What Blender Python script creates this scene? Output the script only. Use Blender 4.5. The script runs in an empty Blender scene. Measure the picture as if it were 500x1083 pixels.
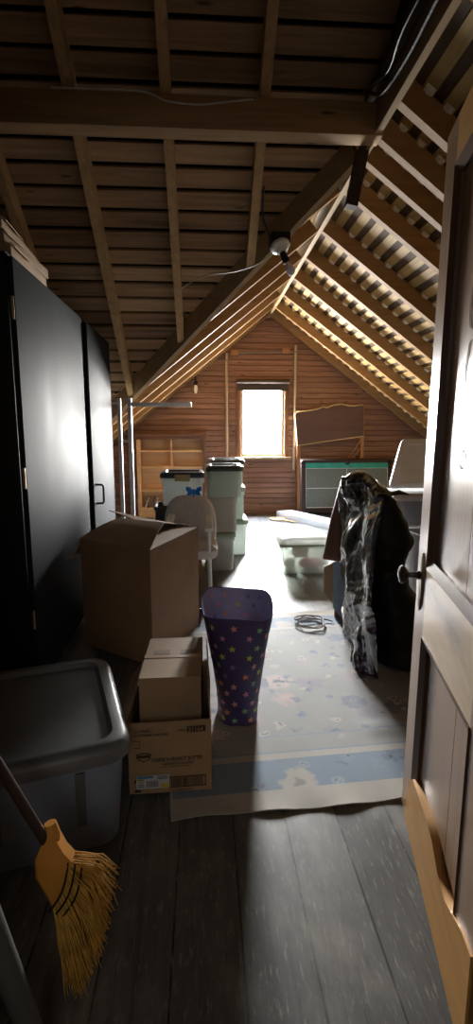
import bpy, bmesh, math, random
from mathutils import Vector, Matrix, noise
random.seed(7)
S = bpy.context.scene
COL = S.collection
PI = math.pi

# ------------------------------------------------------------------ mesh builder
class MB:
    def __init__(s): s.bm = bmesh.new(); s.mi = 0
    def _f(s, vs):
        try:
            f = s.bm.faces.new(vs); f.material_index = s.mi; return f
        except ValueError: return None
    def poly(s, pts): return s._f([s.bm.verts.new(p) for p in pts])
    def box(s, lo, hi, bev=0.0, M=None):
        x0, y0, z0 = lo; x1, y1, z1 = hi
        P = [(x0,y0,z0),(x1,y0,z0),(x1,y1,z0),(x0,y1,z0),(x0,y0,z1),(x1,y0,z1),(x1,y1,z1),(x0,y1,z1)]
        vs = [s.bm.verts.new((M @ Vector(p)) if M else p) for p in P]
        fs = [s._f([vs[i] for i in q]) for q in ((0,3,2,1),(4,5,6,7),(0,1,5,4),(1,2,6,5),(2,3,7,6),(3,0,4,7))]
        if bev > 0:
            es = list({e for f in fs for e in f.edges})
            r = bmesh.ops.bevel(s.bm, geom=es, offset=bev, segments=2, profile=0.6, affect='EDGES')
            for f in r['faces']: f.material_index = s.mi
        return s
    def loft(s, rings, cap0=True, cap1=True, closed=True):
        R = [[s.bm.verts.new(p) for p in r] for r in rings]
        n = len(R[0])
        for a, b in zip(R, R[1:]):
            for i in range(n if closed else n-1):
                j = (i+1) % n
                s._f([a[i], a[j], b[j], b[i]])
        if cap0: s._f(R[0][::-1])
        if cap1: s._f(R[-1])
        return s
    def tube(s, pts, r, n=10, cap=True, M=None):
        pts = [Vector(p) for p in pts]
        rr = r if isinstance(r, (list, tuple)) else [r]*len(pts)
        rings = []
        ref = None
        for i, p in enumerate(pts):
            t = (pts[min(i+1, len(pts)-1)] - pts[max(i-1, 0)]).normalized()
            if ref is None:
                ref = t.orthogonal().normalized()
            ref = (ref - t*ref.dot(t)).normalized()
            b = t.cross(ref)
            rings.append([p + (ref*math.cos(2*PI*k/n) + b*math.sin(2*PI*k/n))*rr[i] for k in range(n)])
        return s.loft(rings, cap, cap)
    def bar(s, p0, p1, w, d, up=(0,0,1), ext=0):       # a timber between two points, w wide, d deep; p0,p1 on the bottom centre line
        p0 = Vector(p0); p1 = Vector(p1); t = (p1-p0).normalized()
        sd = t.cross(Vector(up)).normalized(); u = sd.cross(t).normalized()
        p0 = p0 - t*ext; p1 = p1 + t*ext
        q = lambda p: [p - sd*w/2, p + sd*w/2, p + sd*w/2 + u*d, p - sd*w/2 + u*d]
        return s.loft([q(p0), q(p1)])
    def prism(s, pts, vec):
        v = Vector(vec)
        a = [Vector(p) for p in pts]
        return s.loft([a, [p+v for p in a]])
    def lathe(s, prof, M=None, n=24):
        M = M or Matrix()
        rings = [[M @ Vector((r*math.cos(2*PI*k/n), r*math.sin(2*PI*k/n), z)) for k in range(n)] for r, z in prof]
        return s.loft(rings)
    def build(s, name, mats, parent=None, smooth=True, ang=38, loc=None):
        bm = s.bm
        bmesh.ops.recalc_face_normals(bm, faces=bm.faces)
        if smooth:
            for f in bm.faces: f.smooth = True
            for e in bm.edges:
                e.smooth = not (len(e.link_faces) == 2 and e.calc_face_angle(0) > math.radians(ang))
        me = bpy.data.meshes.new(name)
        if loc is not None: bmesh.ops.translate(bm, verts=bm.verts, vec=-Vector(loc))
        bm.to_mesh(me); bm.free()
        for m in (mats if isinstance(mats, (list, tuple)) else [mats]): me.materials.append(m)
        o = bpy.data.objects.new(name, me); COL.objects.link(o)
        if loc is not None: o.location = loc
        if parent: o.parent = parent
        return o

def rrect(cx, cy, z, w, d, r, n=5, rot=0.0):
    out = []
    for qx, qy, a0 in ((1,1,0),(-1,1,90),(-1,-1,180),(1,-1,270)):
        for k in range(n+1):
            a = math.radians(a0 + 90*k/n)
            x = qx*(w/2-r) + r*math.cos(a); y = qy*(d/2-r) + r*math.sin(a)
            out.append((x, y))
    c, sn = math.cos(rot), math.sin(rot)
    return [Vector((cx + x*c - y*sn, cy + x*sn + y*c, z)) for x, y in out]

def tag(o, label, cat, group=None):
    o['label'] = label; o['category'] = cat
    if group: o['group'] = group
    return o
def struct(o): o['kind'] = 'structure'; return o
def thing(name, label, cat, loc=(0,0,0), rz=0, group=None):
    o = bpy.data.objects.new(name, None); COL.objects.link(o)
    o.empty_display_size = 0.1
    o.location = loc; o.rotation_euler = (0,0,rz)
    return tag(o, label, cat, group)

def sub(q, name, m, par, label=None, **k):
    o = q.build(name, m, **k); o.parent = par
    T = par.matrix_world if False else None
    # parts are modelled in world space; undo the ancestors' placement
    mats = Matrix(); p = par; chain = []
    while p: chain.append(p); p = p.parent
    W = Matrix()
    for p in reversed(chain):
        W = W @ p.matrix_parent_inverse @ Matrix.LocRotScale(p.location, p.rotation_euler, p.scale)
    o.matrix_parent_inverse = W.inverted()
    if label: o['label'] = label
    return o

# ------------------------------------------------------------------ materials
class NT:
    def __init__(s, name):
        s.m = bpy.data.materials.new(name); s.m.use_nodes = True
        s.t = s.m.node_tree; s.b = s.t.nodes['Principled BSDF']; s.out = s.t.nodes['Material Output']
    def n(s, typ, **kw):
        x = s.t.nodes.new(typ)
        for k, v in kw.items():
            if k.startswith('i_'): x.inputs[k[2:].replace('_', ' ')].default_value = v
            else: setattr(x, k, v)
        return x
    def l(s, a, b): s.t.links.new(a, b)
    def coord(s, scale=(1,1,1), rot=(0,0,0)):
        c = s.n('ShaderNodeTexCoord'); m = s.n('ShaderNodeMapping')
        m.inputs['Scale'].default_value = scale; m.inputs['Rotation'].default_value = rot
        s.l(c.outputs['Object'], m.inputs['Vector']); return m.outputs['Vector']
    def noise(s, vec, scale, detail=4, rough=0.55, dist=0):
        x = s.n('ShaderNodeTexNoise'); x.inputs['Scale'].default_value = scale; x.inputs['Detail'].default_value = detail
        x.inputs['Roughness'].default_value = rough; x.inputs['Distortion'].default_value = dist
        s.l(vec, x.inputs['Vector']); return x.outputs['Fac']
    def ramp(s, fac, stops):
        r = s.n('ShaderNodeValToRGB'); e = r.color_ramp.elements
        while len(e) < len(stops): e.new(0.5)
        for k, (p, c) in enumerate(stops):
            e[k].position = p; e[k].color = (*c, 1) if len(c) == 3 else c
        s.l(fac, r.inputs['Fac']); return r.outputs['Color']
    def math(s, op, a, b=None):
        x = s.n('ShaderNodeMath', operation=op)
        for i, v in enumerate((a, b)):
            if v is None: continue
            if isinstance(v, (int, float)): x.inputs[i].default_value = v
            else: s.l(v, x.inputs[i])
        return x.outputs[0]
    def mix(s, fac, a, b, typ='MIX'):
        x = s.n('ShaderNodeMix', data_type='RGBA', blend_type=typ)
        for i, v in ((0, fac), (6, a), (7, b)):
            if isinstance(v, (int, float)): x.inputs[i].default_value = v
            elif isinstance(v, tuple): x.inputs[i].default_value = (*v, 1) if len(v) == 3 else v
            else: s.l(v, x.inputs[i])
        return x.outputs[2]
    def color(s, c):
        if isinstance(c, tuple): s.b.inputs['Base Color'].default_value = (*c, 1)
        else: s.l(c, s.b.inputs['Base Color'])
    def set(s, rough=0.5, spec=0.5, metal=0.0):
        s.b.inputs['Roughness'].default_value = rough; s.b.inputs['Specular IOR Level'].default_value = spec
        s.b.inputs['Metallic'].default_value = metal; return s
    def bump(s, h, strength=0.3, dist=0.01):
        b = s.n('ShaderNodeBump'); b.inputs['Strength'].default_value = strength; b.inputs['Distance'].default_value = dist
        s.l(h, b.inputs['Height']); s.l(b.outputs['Normal'], s.b.inputs['Normal'])

def mul(c, k): return tuple(min(1, x*k) for x in c)
def plain(name, c, rough=0.5, metal=0, spec=0.5, var=0.12, nscale=12, bump=0.0):
    m = NT(name); v = m.coord()
    f = m.noise(v, nscale, 5)
    m.color(m.ramp(f, [(0.3, mul(c, 1-var)), (0.7, mul(c, 1+var))])); m.set(rough, spec, metal)
    if bump: m.bump(m.noise(v, nscale*6, 4), bump, 0.004)
    return m.m
def wood(name, c, axis='y', rough=0.6, contrast=0.35, spec=0.3, scale=1.0, bump=0.25, knots=False):
    m = NT(name)
    sc = {'x': (0.7, 14, 14), 'y': (14, 0.7, 14), 'z': (14, 14, 0.7)}[axis]
    v = m.coord(tuple(k*scale for k in sc))
    g = m.noise(v, 1.6, 8, 0.62, 0.6)
    v2 = m.coord((1.5, 1.5, 1.5)); bl = m.noise(v2, 1.3, 3)
    col = m.ramp(g, [(0.28, mul(c, 1-contrast)), (0.52, c), (0.75, mul(c, 1+contrast*0.7))])
    col = m.mix(m.math('MULTIPLY', bl, 0.5), col, mul(c, 0.55))
    if knots:
        vo = m.n('ShaderNodeTexVoronoi'); vo.inputs['Scale'].default_value = 1.0
        m.l(m.coord({'x': (2.2,9,9), 'y': (9,2.2,9), 'z': (9,9,2.2)}[axis]), vo.inputs['Vector'])
        k = m.ramp(vo.outputs['Distance'], [(0.05, (1,1,1)), (0.13, (0,0,0))])
        col = m.mix(k, col, mul(c, 0.25))
    m.color(col); m.set(rough, spec); m.bump(g, bump, 0.003)
    return m.m

M_RAFTER = wood('rafter_wood', (0.36,0.235,0.115), 'y', 0.7, 0.3)
M_RAFTERX = wood('cross_rafter_wood', (0.62,0.4,0.19), 'y', 0.7, 0.35)
M_RAFTERR = wood('slope_rafter_wood', (0.34,0.2,0.085), 'x', 0.7, 0.3)
M_BEAM = wood('beam_wood', (0.46,0.29,0.14), 'x', 0.65, 0.4, knots=True)
M_LATH = wood('lath_wood', (0.43,0.28,0.1), 'y', 0.7, 0.4)
M_SHEATH = wood('sheathing_wood', (0.45,0.28,0.15), 'x', 0.75, 0.55, knots=True)
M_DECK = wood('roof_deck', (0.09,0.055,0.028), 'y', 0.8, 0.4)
M_DAB = plain('pale_dab', (0.78,0.72,0.6), 0.9, var=0.2, nscale=40)  # pale dabs on laths beside the rafters and on cross-slope board ends
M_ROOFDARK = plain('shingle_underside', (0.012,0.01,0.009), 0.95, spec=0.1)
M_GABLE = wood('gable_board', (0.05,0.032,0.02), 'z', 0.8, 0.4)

def m_siding():
    m = NT('pine_siding')
    c = m.n('ShaderNodeTexCoord'); sp = m.n('ShaderNodeSeparateXYZ'); m.l(c.outputs['Object'], sp.inputs[0])
    row = m.math('FLOOR', m.math('DIVIDE', sp.outputs['Z'], 0.085))
    wn = m.n('ShaderNodeTexWhiteNoise', noise_dimensions='1D'); m.l(row, wn.inputs['W'])
    v = m.coord((0.9, 10, 22)); g = m.noise(v, 1.6, 8, 0.65, 0.8)
    col = m.ramp(g, [(0.25, (0.13,0.062,0.043)), (0.5, (0.27,0.142,0.095)), (0.78, (0.41,0.235,0.155))])
    col = m.mix(m.math('MULTIPLY', wn.outputs['Value'], 0.6), col, (0.15,0.07,0.045))
    vo = m.n('ShaderNodeTexVoronoi'); m.l(m.coord((3.2, 3, 13)), vo.inputs['Vector']); vo.inputs['Scale'].default_value = 1
    col = m.mix(m.ramp(vo.outputs['Distance'], [(0.06, (1,1,1)), (0.14, (0,0,0))]), col, (0.03,0.012,0.008))
    m.color(col); m.set(0.5, 0.35); m.bump(g, 0.25, 0.003)
    return m.m
M_SIDING = m_siding()

def m_floor():
    m = NT('grey_painted_planks')
    c = m.n('ShaderNodeTexCoord'); mp = m.n('ShaderNodeMapping'); mp.inputs['Rotation'].default_value = (0,0,PI/2)
    mp.inputs['Location'].default_value = (0.3, 0.098, 0)
    m.l(c.outputs['Object'], mp.inputs['Vector'])
    b = m.n('ShaderNodeTexBrick'); m.l(mp.outputs['Vector'], b.inputs['Vector'])
    b.inputs['Scale'].default_value = 1; b.inputs['Brick Width'].default_value = 4.3; b.inputs['Row Height'].default_value = 0.19
    b.inputs['Mortar Size'].default_value = 0.0035; b.inputs['Mortar Smooth'].default_value = 0.2; b.offset = 0.37
    b.inputs['Color1'].default_value = (0.105,0.105,0.1,1); b.inputs['Color2'].default_value = (0.15,0.147,0.138,1)
    b.inputs['Mortar'].default_value = (0.012,0.011,0.01,1)
    v = m.coord((9, 0.8, 1)); g = m.noise(v, 2.4, 8, 0.65, 0.5)
    v2 = m.coord((2, 1.2, 1)); w = m.noise(v2, 2.2, 6, 0.6)
    col = m.mix(m.ramp(g, [(0.35, (0,0,0)), (0.72, (0.85,0.85,0.85))]), b.outputs['Color'], (0.045,0.043,0.04))
    col = m.mix(m.ramp(w, [(0.5, (0,0,0)), (0.68, (0.7,0.7,0.7))]), col, (0.22,0.2,0.165))
    fine = m.noise(m.coord((30, 5, 1)), 3, 6, 0.7)
    col = m.mix(m.ramp(fine, [(0.55, (0,0,0)), (0.68, (0.8,0.8,0.8))]), col, (0.27,0.255,0.225))
    scr = m.noise(m.coord((60, 2.2, 1)), 2.5, 5, 0.7)
    col = m.mix(m.ramp(scr, [(0.6, (0,0,0)), (0.68, (0.8,0.8,0.8))]), col, (0.03,0.028,0.026))
    m.color(col); m.set(0.42, 0.4)
    r = m.ramp(w, [(0.3, (0.34,)*3), (0.7, (0.55,)*3)]); m.l(r, m.b.inputs['Roughness'])
    h = m.math('ADD', m.math('MULTIPLY', b.outputs['Fac'], -1.0), m.math('MULTIPLY', g, 0.35))
    m.bump(h, 0.5, 0.004)
    return m.m
M_FLOOR = m_floor()

def m_rug():
    m = NT('floral_rug')
    c = m.n('ShaderNodeTexCoord'); sp = m.n('ShaderNodeSeparateXYZ'); m.l(c.outputs['Object'], sp.inputs[0])
    # distance from the rug's edge, object space (rug is centred on its origin)
    HX, HY = 0.86, 1.0
    ax = m.math('SUBTRACT', HX, m.math('ABSOLUTE', sp.outputs['X'])); ay = m.math('SUBTRACT', HY, m.math('ABSOLUTE', sp.outputs['Y']))
    d = m.math('MINIMUM', m.math('MULTIPLY', ax, 20.0), ay)
    cream = (0.46,0.43,0.38); blue = (0.2,0.27,0.36); field = (0.32,0.325,0.315)
    # flowers
    def flowers(base, scale, thr, cols, seed):
        v = m.n('ShaderNodeMapping'); v.inputs['Location'].default_value = (seed, seed*1.7, 0); m.l(c.outputs['Object'], v.inputs['Vector'])
        nz = m.n('ShaderNodeTexNoise'); nz.inputs['Scale'].default_value = 24; m.l(v.outputs['Vector'], nz.inputs['Vector'])
        wv = m.n('ShaderNodeVectorMath', operation='SCALE'); wv.inputs['Scale'].default_value = 0.085; m.l(nz.outputs['Color'], wv.inputs[0])
        ad = m.n('ShaderNodeVectorMath', operation='ADD'); m.l(v.outputs['Vector'], ad.inputs[0]); m.l(wv.outputs['Vector'], ad.inputs[1])
        vo = m.n('ShaderNodeTexVoronoi'); vo.inputs['Scale'].default_value = scale; m.l(ad.outputs['Vector'], vo.inputs['Vector'])
        msk = m.ramp(vo.outputs['Distance'], [(thr*0.8, (1,1,1)), (thr, (0,0,0))])
        pick = m.n('ShaderNodeSeparateColor'); m.l(vo.outputs['Color'], pick.inputs[0])
        fc = m.ramp(pick.outputs[0], [(0.0, cols[0]), (0.4, cols[1]), (0.75, cols[2])])
        heart = m.ramp(vo.outputs['Distance'], [(thr*0.3, (1,1,1)), (thr*0.45, (0,0,0))])
        fc = m.mix(heart, fc, mul(cols[0], 0.55))
        return m.mix(msk, base, fc)
    f = flowers(field, 4.6, 0.42, [(0.13,0.18,0.27), (0.52,0.4,0.36), (0.18,0.2,0.26)], 0.3)
    f = flowers(f, 11, 0.32, [(0.18,0.24,0.34), (0.2,0.22,0.25), (0.52,0.46,0.4)], 3.1)
    bl = flowers(flowers(blue, 9.0, 0.3, [(0.13,0.18,0.27), (0.3,0.36,0.42), (0.16,0.2,0.27)], 2.2), 4.2, 0.36, [(0.47,0.44,0.39), (0.4,0.36,0.36), (0.3,0.36,0.42)], 7.7)
    st = m.n('ShaderNodeValToRGB'); st.color_ramp.interpolation = 'CONSTANT'
    def step(x): 
        return m.math('GREATER_THAN', d, x)
    col = m.mix(step(0.105), cream, bl)
    col = m.mix(step(0.285), col, cream)
    col = m.mix(step(0.325), col, (0.22,0.28,0.36))
    col = m.mix(step(0.335), col, flowers(field, 9, 0.27, [(0.3,0.34,0.4), (0.44,0.39,0.36), (0.33,0.33,0.36)], 5.2))
    col = m.mix(step(0.44), col, (0.24,0.29,0.36))
    col = m.mix(step(0.45), col, f)
    dirt = m.noise(m.coord((1,1,1)), 3.2, 6, 0.65)
    col = m.mix(m.ramp(dirt, [(0.4, (0,0,0)), (0.75, (0.5,0.5,0.5))]), col, (0.2,0.205,0.2))
    m.color(col); m.set(0.8, 0.2)
    pile = m.noise(m.coord((1,1,1)), 260, 3); big = m.noise(m.coord((1,1,1)), 5, 3)
    m.bump(m.math('ADD', pile, m.math('MULTIPLY', big, 2.0)), 0.25, 0.004)
    m.b.inputs['Sheen Weight'].default_value = 0.15
    return m.m
M_RUG = m_rug()

def m_cardboard(name, c=(0.3,0.185,0.105)):
    m = NT(name); v = m.coord()
    f = m.noise(v, 3.5, 6, 0.6); g = m.noise(m.coord((90, 90, 2)), 1, 2)
    col = m.ramp(f, [(0.3, mul(c, 0.82)), (0.7, mul(c, 1.12))])
    col = m.mix(m.math('MULTIPLY', g, 0.25), col, mul(c, 0.7))
    m.color(col); m.set(0.75, 0.25); m.bump(m.math('ADD', f, m.math('MULTIPLY', g, 0.3)), 0.2, 0.006)
    return m.m
M_CARD = m_cardboard('cardboard'); M_CARD2 = m_cardboard('light_cardboard', (0.4,0.27,0.155)); M_CARDEDGE = plain('cardboard_edge', (0.55,0.42,0.28), 0.8)

def m_clear(name, c, fac=0.5, rough=0.25):
    m = NT(name); m.color(c); m.set(rough, 0.5)
    tr = m.n('ShaderNodeBsdfTransparent'); tr.inputs['Color'].default_value = (*mul(c, 1.6), 1)
    mx = m.n('ShaderNodeMixShader'); mx.inputs['Fac'].default_value = fac
    m.l(m.b.outputs[0], mx.inputs[1]); m.l(tr.outputs[0], mx.inputs[2]); m.l(mx.outputs[0], m.out.inputs['Surface'])
    m.b.inputs['Transmission Weight'].default_value = 0.0
    return m.m
def m_translucent(name, c, fac=0.45):
    m = NT(name); m.color(c); m.set(0.35, 0.5)
    tr = m.n('ShaderNodeBsdfTranslucent'); tr.inputs['Color'].default_value = (*c, 1)
    mx = m.n('ShaderNodeMixShader'); mx.inputs['Fac'].default_value = fac
    m.l(m.b.outputs[0], mx.inputs[1]); m.l(tr.outputs[0], mx.inputs[2]); m.l(mx.outputs[0], m.out.inputs['Surface'])
    return m.m

def m_blackbag():
    m = NT('black_plastic_film'); m.color((0.014,0.014,0.015)); m.set(0.15, 1.0); m.b.inputs['Coat Weight'].default_value = 1.0; m.b.inputs['Coat Roughness'].default_value = 0.1
    v = m.coord((1,1,0.5)); n1 = m.noise(v, 9, 2, 0.45, 0.8)
    rg = m.math('ABSOLUTE', m.math('SUBTRACT', n1, 0.5))
    m.bump(rg, 0.55, 0.06)
    return m.m
M_BAG = m_blackbag(); M_BAGDULL = plain('dull_black_plastic', (0.011,0.011,0.013), 0.5, spec=0.3, bump=0.3); M_BLUEGREY = plain('blue_grey_card', (0.3,0.38,0.45), 0.6)

def m_galv():
    m = NT('satin_black_metal'); v = m.coord((1,1,0.6)); f = m.noise(v, 2.0, 4)
    m.color((0.022,0.026,0.031)); m.set(0.55, 0.05)
    m.l(m.ramp(f, [(0.3, (0.56,)*3), (0.7, (0.66,)*3)]), m.b.inputs['Roughness'])
    return m.m
M_WARD = m_galv()
M_BLACK = plain('black_paint', (0.012,0.012,0.013), 0.6, spec=0.3)
M_STEEL = plain('galvanized_steel', (0.62,0.63,0.64), 0.4, metal=0.3, var=0.2, nscale=20)
M_DARKMETAL = plain('dark_bronze', (0.06,0.052,0.045), 0.35, metal=0.8)
M_BRASS = plain('worn_brass', (0.3,0.24,0.15), 0.4, metal=0.8)
M_DOOR = wood('dark_door_varnish', (0.36,0.22,0.13), 'z', 0.3, 0.25, spec=0.6, bump=0.08)
M_DOORX = wood('dark_rail_varnish', (0.74,0.55,0.34), 'y', 0.3, 0.25, spec=0.6, bump=0.08)
M_DOORMOLD = wood('dark_moulding_varnish', (0.13,0.065,0.04), 'z', 0.35, 0.3, bump=0.05)
M_RAWPINE = wood('bare_pine', (0.58,0.29,0.075), 'y', 0.45, 0.22, spec=0.4, bump=0.08)
M_WHITEPAINT = plain('white_paint', (0.7,0.7,0.69), 0.5)
M_SASH = wood('sash_wood', (0.4,0.3,0.18), 'z', 0.5, 0.25)
M_CASING = wood('casing_wood', (0.2,0.1,0.055), 'z', 0.5, 0.3)
M_BLIND = plain('dark_blind', (0.05,0.035,0.028), 0.7)
M_CHALK = plain('chalk', (0.75,0.72,0.68), 0.9)
M_SHELF = wood('honey_bookcase_wood', (0.78,0.5,0.28), 'x', 0.5, 0.2)
M_SHELFDARK = wood('brown_bookcase_wood', (0.16,0.075,0.05), 'z', 0.5, 0.25)
M_HEAD = wood('headboard_wood', (0.12,0.07,0.062), 'x', 0.4, 0.3)
M_GILT = plain('gilt_edge', (0.55,0.4,0.2), 0.5)
M_HEADLEG = wood('headboard_leg_wood', (0.4,0.2,0.09), 'z', 0.5, 0.25)
M_TEAL = plain('teal_felt', (0.03,0.3,0.25), 0.8)
def m_slate():
    m = NT('speckled_grey_table'); f = m.noise(m.coord(), 160, 2, 0.5)
    m.color(m.ramp(f, [(0.4, (0.08,0.1,0.095)), (0.68, (0.22,0.26,0.245))])); m.set(0.6, 0.3); return m.m
M_SLATE = m_slate()
M_LINE = plain('white_line', (0.7,0.72,0.7), 0.6)
M_GREYTOTE = plain('grey_plastic', (0.23,0.28,0.37), 0.4, var=0.08)
M_GREYLID = plain('dark_grey_lid_plastic', (0.13,0.14,0.15), 0.42, var=0.08)
M_STEELTOTE = plain('steel_grey_plastic', (0.36,0.38,0.39), 0.4, var=0.06)
M_WHITETOTE = m_translucent('white_translucent_plastic', (0.86,0.89,0.87), 0.6)
M_PALEGREEN = m_translucent('pale_green_plastic', (0.7,0.78,0.73), 0.5)
M_CLEAR = m_clear('clear_plastic', (0.6,0.62,0.6), 0.55)
M_NAVYLID = plain('navy_lid_plastic', (0.025,0.04,0.09), 0.35)
M_GOLDLATCH = plain('yellow_latch', (0.45,0.36,0.14), 0.4)
M_BLACKLID = plain('charcoal_lid_plastic', (0.035,0.045,0.045), 0.35)
M_GREENLID = plain('sage_green_plastic', (0.22,0.3,0.22), 0.4)
M_WHITELID = plain('white_plastic', (0.75,0.76,0.75), 0.35, var=0.04)
M_UPHOL = plain('mottled_beige_fabric', (0.6,0.57,0.53), 0.9, var=0.12, nscale=30, bump=0.2)
M_CHAIRFRAME = plain('pale_chair_plastic', (0.66,0.7,0.68), 0.4, var=0.05)
M_BLUE = plain('bright_blue_plastic', (0.01,0.2,0.75), 0.4)
M_NAVY = plain('navy_purple_fabric', (0.06,0.046,0.15), 0.5, var=0.15, nscale=6)
M_LINING = plain('lavender_lining', (0.36,0.34,0.5), 0.6, var=0.08)
STAR = [plain('star_'+n, c, 0.5, var=0.03) for n, c in (('lime',(0.5,0.58,0.12)),('orange',(0.75,0.28,0.12)),('pink',(0.65,0.27,0.45)),('green',(0.25,0.5,0.3)),('violet',(0.22,0.18,0.4)),('coral',(0.72,0.33,0.28)))]
M_INK = plain('brown_ink', (0.055,0.035,0.025), 0.8)
M_STICKER = plain('label_paper', (0.55,0.58,0.62), 0.6)
M_STYEL = plain('label_yellow', (0.65,0.5,0.06), 0.6); M_STBLU = plain('label_blue', (0.08,0.25,0.45), 0.6)
M_BROOMCAP = plain('orange_plastic', (0.62,0.26,0.045), 0.4, var=0.08)
M_BRISTLE = plain('straw_bristle', (0.6,0.33,0.06), 0.7, var=0.3, nscale=30)
M_POLE = wood('dark_handle_wood', (0.06,0.035,0.025), 'z', 0.4, 0.3)
M_GREYPOLE = plain('grey_tube', (0.09,0.09,0.08), 0.55)
M_CONDUIT = wood('whitish_pole', (0.48,0.4,0.29), 'z', 0.6, 0.2)
M_PIPE = plain('dull_pipe', (0.2,0.17,0.15), 0.5)
M_BLOCK = wood('small_block_wood', (0.42,0.2,0.1), 'x', 0.6, 0.2)
M_PORCELAIN = plain('porcelain', (0.8,0.8,0.72), 0.3, var=0.06)
M_BULB = plain('frosted_bulb', (0.8,0.78,0.86), 0.15, var=0.03)
M_WIREW = plain('white_wire', (0.55,0.52,0.45), 0.5); M_WIREB = plain('black_wire', (0.015,0.015,0.015), 0.35)
M_PAPER = plain('paper', (0.6,0.57,0.52), 0.8); M_PINK = plain('pink_cloth', (0.6,0.28,0.3), 0.9); M_WHITEBOARD = plain('white_laminate', (0.62,0.67,0.72), 0.4, var=0.04)
M_BROWNBOARD = wood('brown_board', (0.18,0.09,0.06), 'z', 0.5, 0.25)

# ------------------------------------------------------------------ roof geometry
XR, ZR, YA, ZS = 1.037, 3.117, 3.5, 0.15
SR, SL, SF = 0.7236, 0.80, 0.7236
YB = 8.33                                                  # far gable wall
XL, XRT = -2.6, 4.6
zR = lambda x: ZR - SR*(x-XR)
zL = lambda x: ZR - SL*(XR-x)
zF = lambda y: ZR + SF*(YA-y)
xv = lambda y: XR - (y-YA)*SF/SL                           # plan line of the valley
yv = lambda x: YA + (XR-x)*SL/SF

# floor
fb = MB(); fb.box((-2.8,-1.4,-0.12), (4.8,8.6,0.0)); struct(fb.build('floor', M_FLOOR))
# far gable wall of horizontal boards with the window opening
WX0, WX1, WZ0, WZ1 = 0.575, 1.325, 0.95, 2.10
w = MB(); z = 0.0; P = 0.085
while z < 3.7:
    z1 = z + P
    spans = [(-2.9, 4.8)]
    if z1 > WZ0 and z < WZ1: spans = [(-2.9, WX0), (WX1, 4.8)]
    for a, b in spans:
        prof = [(YB+0.06, z), (YB+0.06, z1), (YB+0.014, z1), (YB, z1-0.008), (YB, z+0.008), (YB+0.014, z)]
        w.loft([[Vector((a, y, zz)) for y, zz in prof], [Vector((b, y, zz)) for y, zz in prof]])
    z = z1
w.box((-2.9,YB+0.06,0), (WX0,YB+0.1,3.7)); w.box((WX1,YB+0.06,0), (4.8,YB+0.1,3.7))
w.box((WX0,YB+0.06,0), (WX1,YB+0.1,WZ0)); w.box((WX0,YB+0.06,WZ1), (WX1,YB+0.1,3.7))
struct(w.build('wall_back', M_SIDING, smooth=False))
t = MB(); t.box((-2.6,YB-0.018,0), (4.6,YB-0.001,0.11), 0.004); struct(t.build('baseboard_back', M_SIDING))
for nm, lo, hi in (('wall_left', (XL-0.1,-1.4,0), (XL,8.43,5.2)), ('wall_right', (XRT,-1.4,0), (XRT+0.1,8.43,3.2))):
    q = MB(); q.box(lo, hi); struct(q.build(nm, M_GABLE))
# doorway wall beside and behind the camera, stair hall behind it
q = MB()
q.box((XL,0.70,0), (-0.42,0.82,5.6)); q.box((0.60,0.70,0), (XRT,0.82,5.6)); q.box((-0.42,0.70,2.3), (0.60,0.82,5.6))
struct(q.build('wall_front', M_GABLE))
q = MB(); q.box((-1.3,-1.4,0), (-1.2,0.70,2.6)); q.box((1.2,-1.4,0), (1.3,0.70,2.6)); q.box((-1.3,-1.4,0), (1.3,-1.3,2.6)); q.box((-1.3,-1.4,2.5), (1.3,0.70,2.6))
struct(q.build('wall_hall', M_GABLE))

RY = (1.5, 2.25, 2.98, 3.32, 3.58, 4.02, 4.78, 5.5, 6.2, 6.95, 7.68, 8.24)
# sheathing: right slope laths running along Y, dark shingles above them
nR = Vector((SR, 0, 1)).normalized(); dR = Vector((1, 0, -SR)).normalized()
q = MB(); sl = 0.02
LEN = (XRT-XR)/dR.x
while sl < LEN:
    p = Vector((XR, 0, ZR+ZS)) + dR*sl
    jit = random.uniform(-0.006, 0.006)
    a = p + dR*jit; b = a + dR*random.uniform(0.074, 0.086)
    y0, y1 = 0.82, YB
    q.loft([[Vector((v.x, y, v.z)) for v in (a, b)] + [Vector((v.x, y, v.z)) + nR*0.022 for v in (b, a)] for y in (y0, y1)])
    sl += 0.14
q.mi = 1
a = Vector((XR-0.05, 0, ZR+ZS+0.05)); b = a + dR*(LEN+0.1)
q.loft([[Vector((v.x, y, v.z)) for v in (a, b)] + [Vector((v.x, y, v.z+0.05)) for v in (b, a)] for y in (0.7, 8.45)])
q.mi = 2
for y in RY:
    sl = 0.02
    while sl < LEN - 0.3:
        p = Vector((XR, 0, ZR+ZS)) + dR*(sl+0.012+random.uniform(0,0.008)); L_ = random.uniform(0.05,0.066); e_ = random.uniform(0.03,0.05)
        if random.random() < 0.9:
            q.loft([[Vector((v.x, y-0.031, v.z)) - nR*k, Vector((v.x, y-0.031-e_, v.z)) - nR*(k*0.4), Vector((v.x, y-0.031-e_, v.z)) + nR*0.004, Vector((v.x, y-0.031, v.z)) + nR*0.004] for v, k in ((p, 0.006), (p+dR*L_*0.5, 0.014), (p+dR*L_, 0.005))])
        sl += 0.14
struct(q.build('ceiling_right', [M_LATH, M_DECK, M_DAB], smooth=False))
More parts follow.
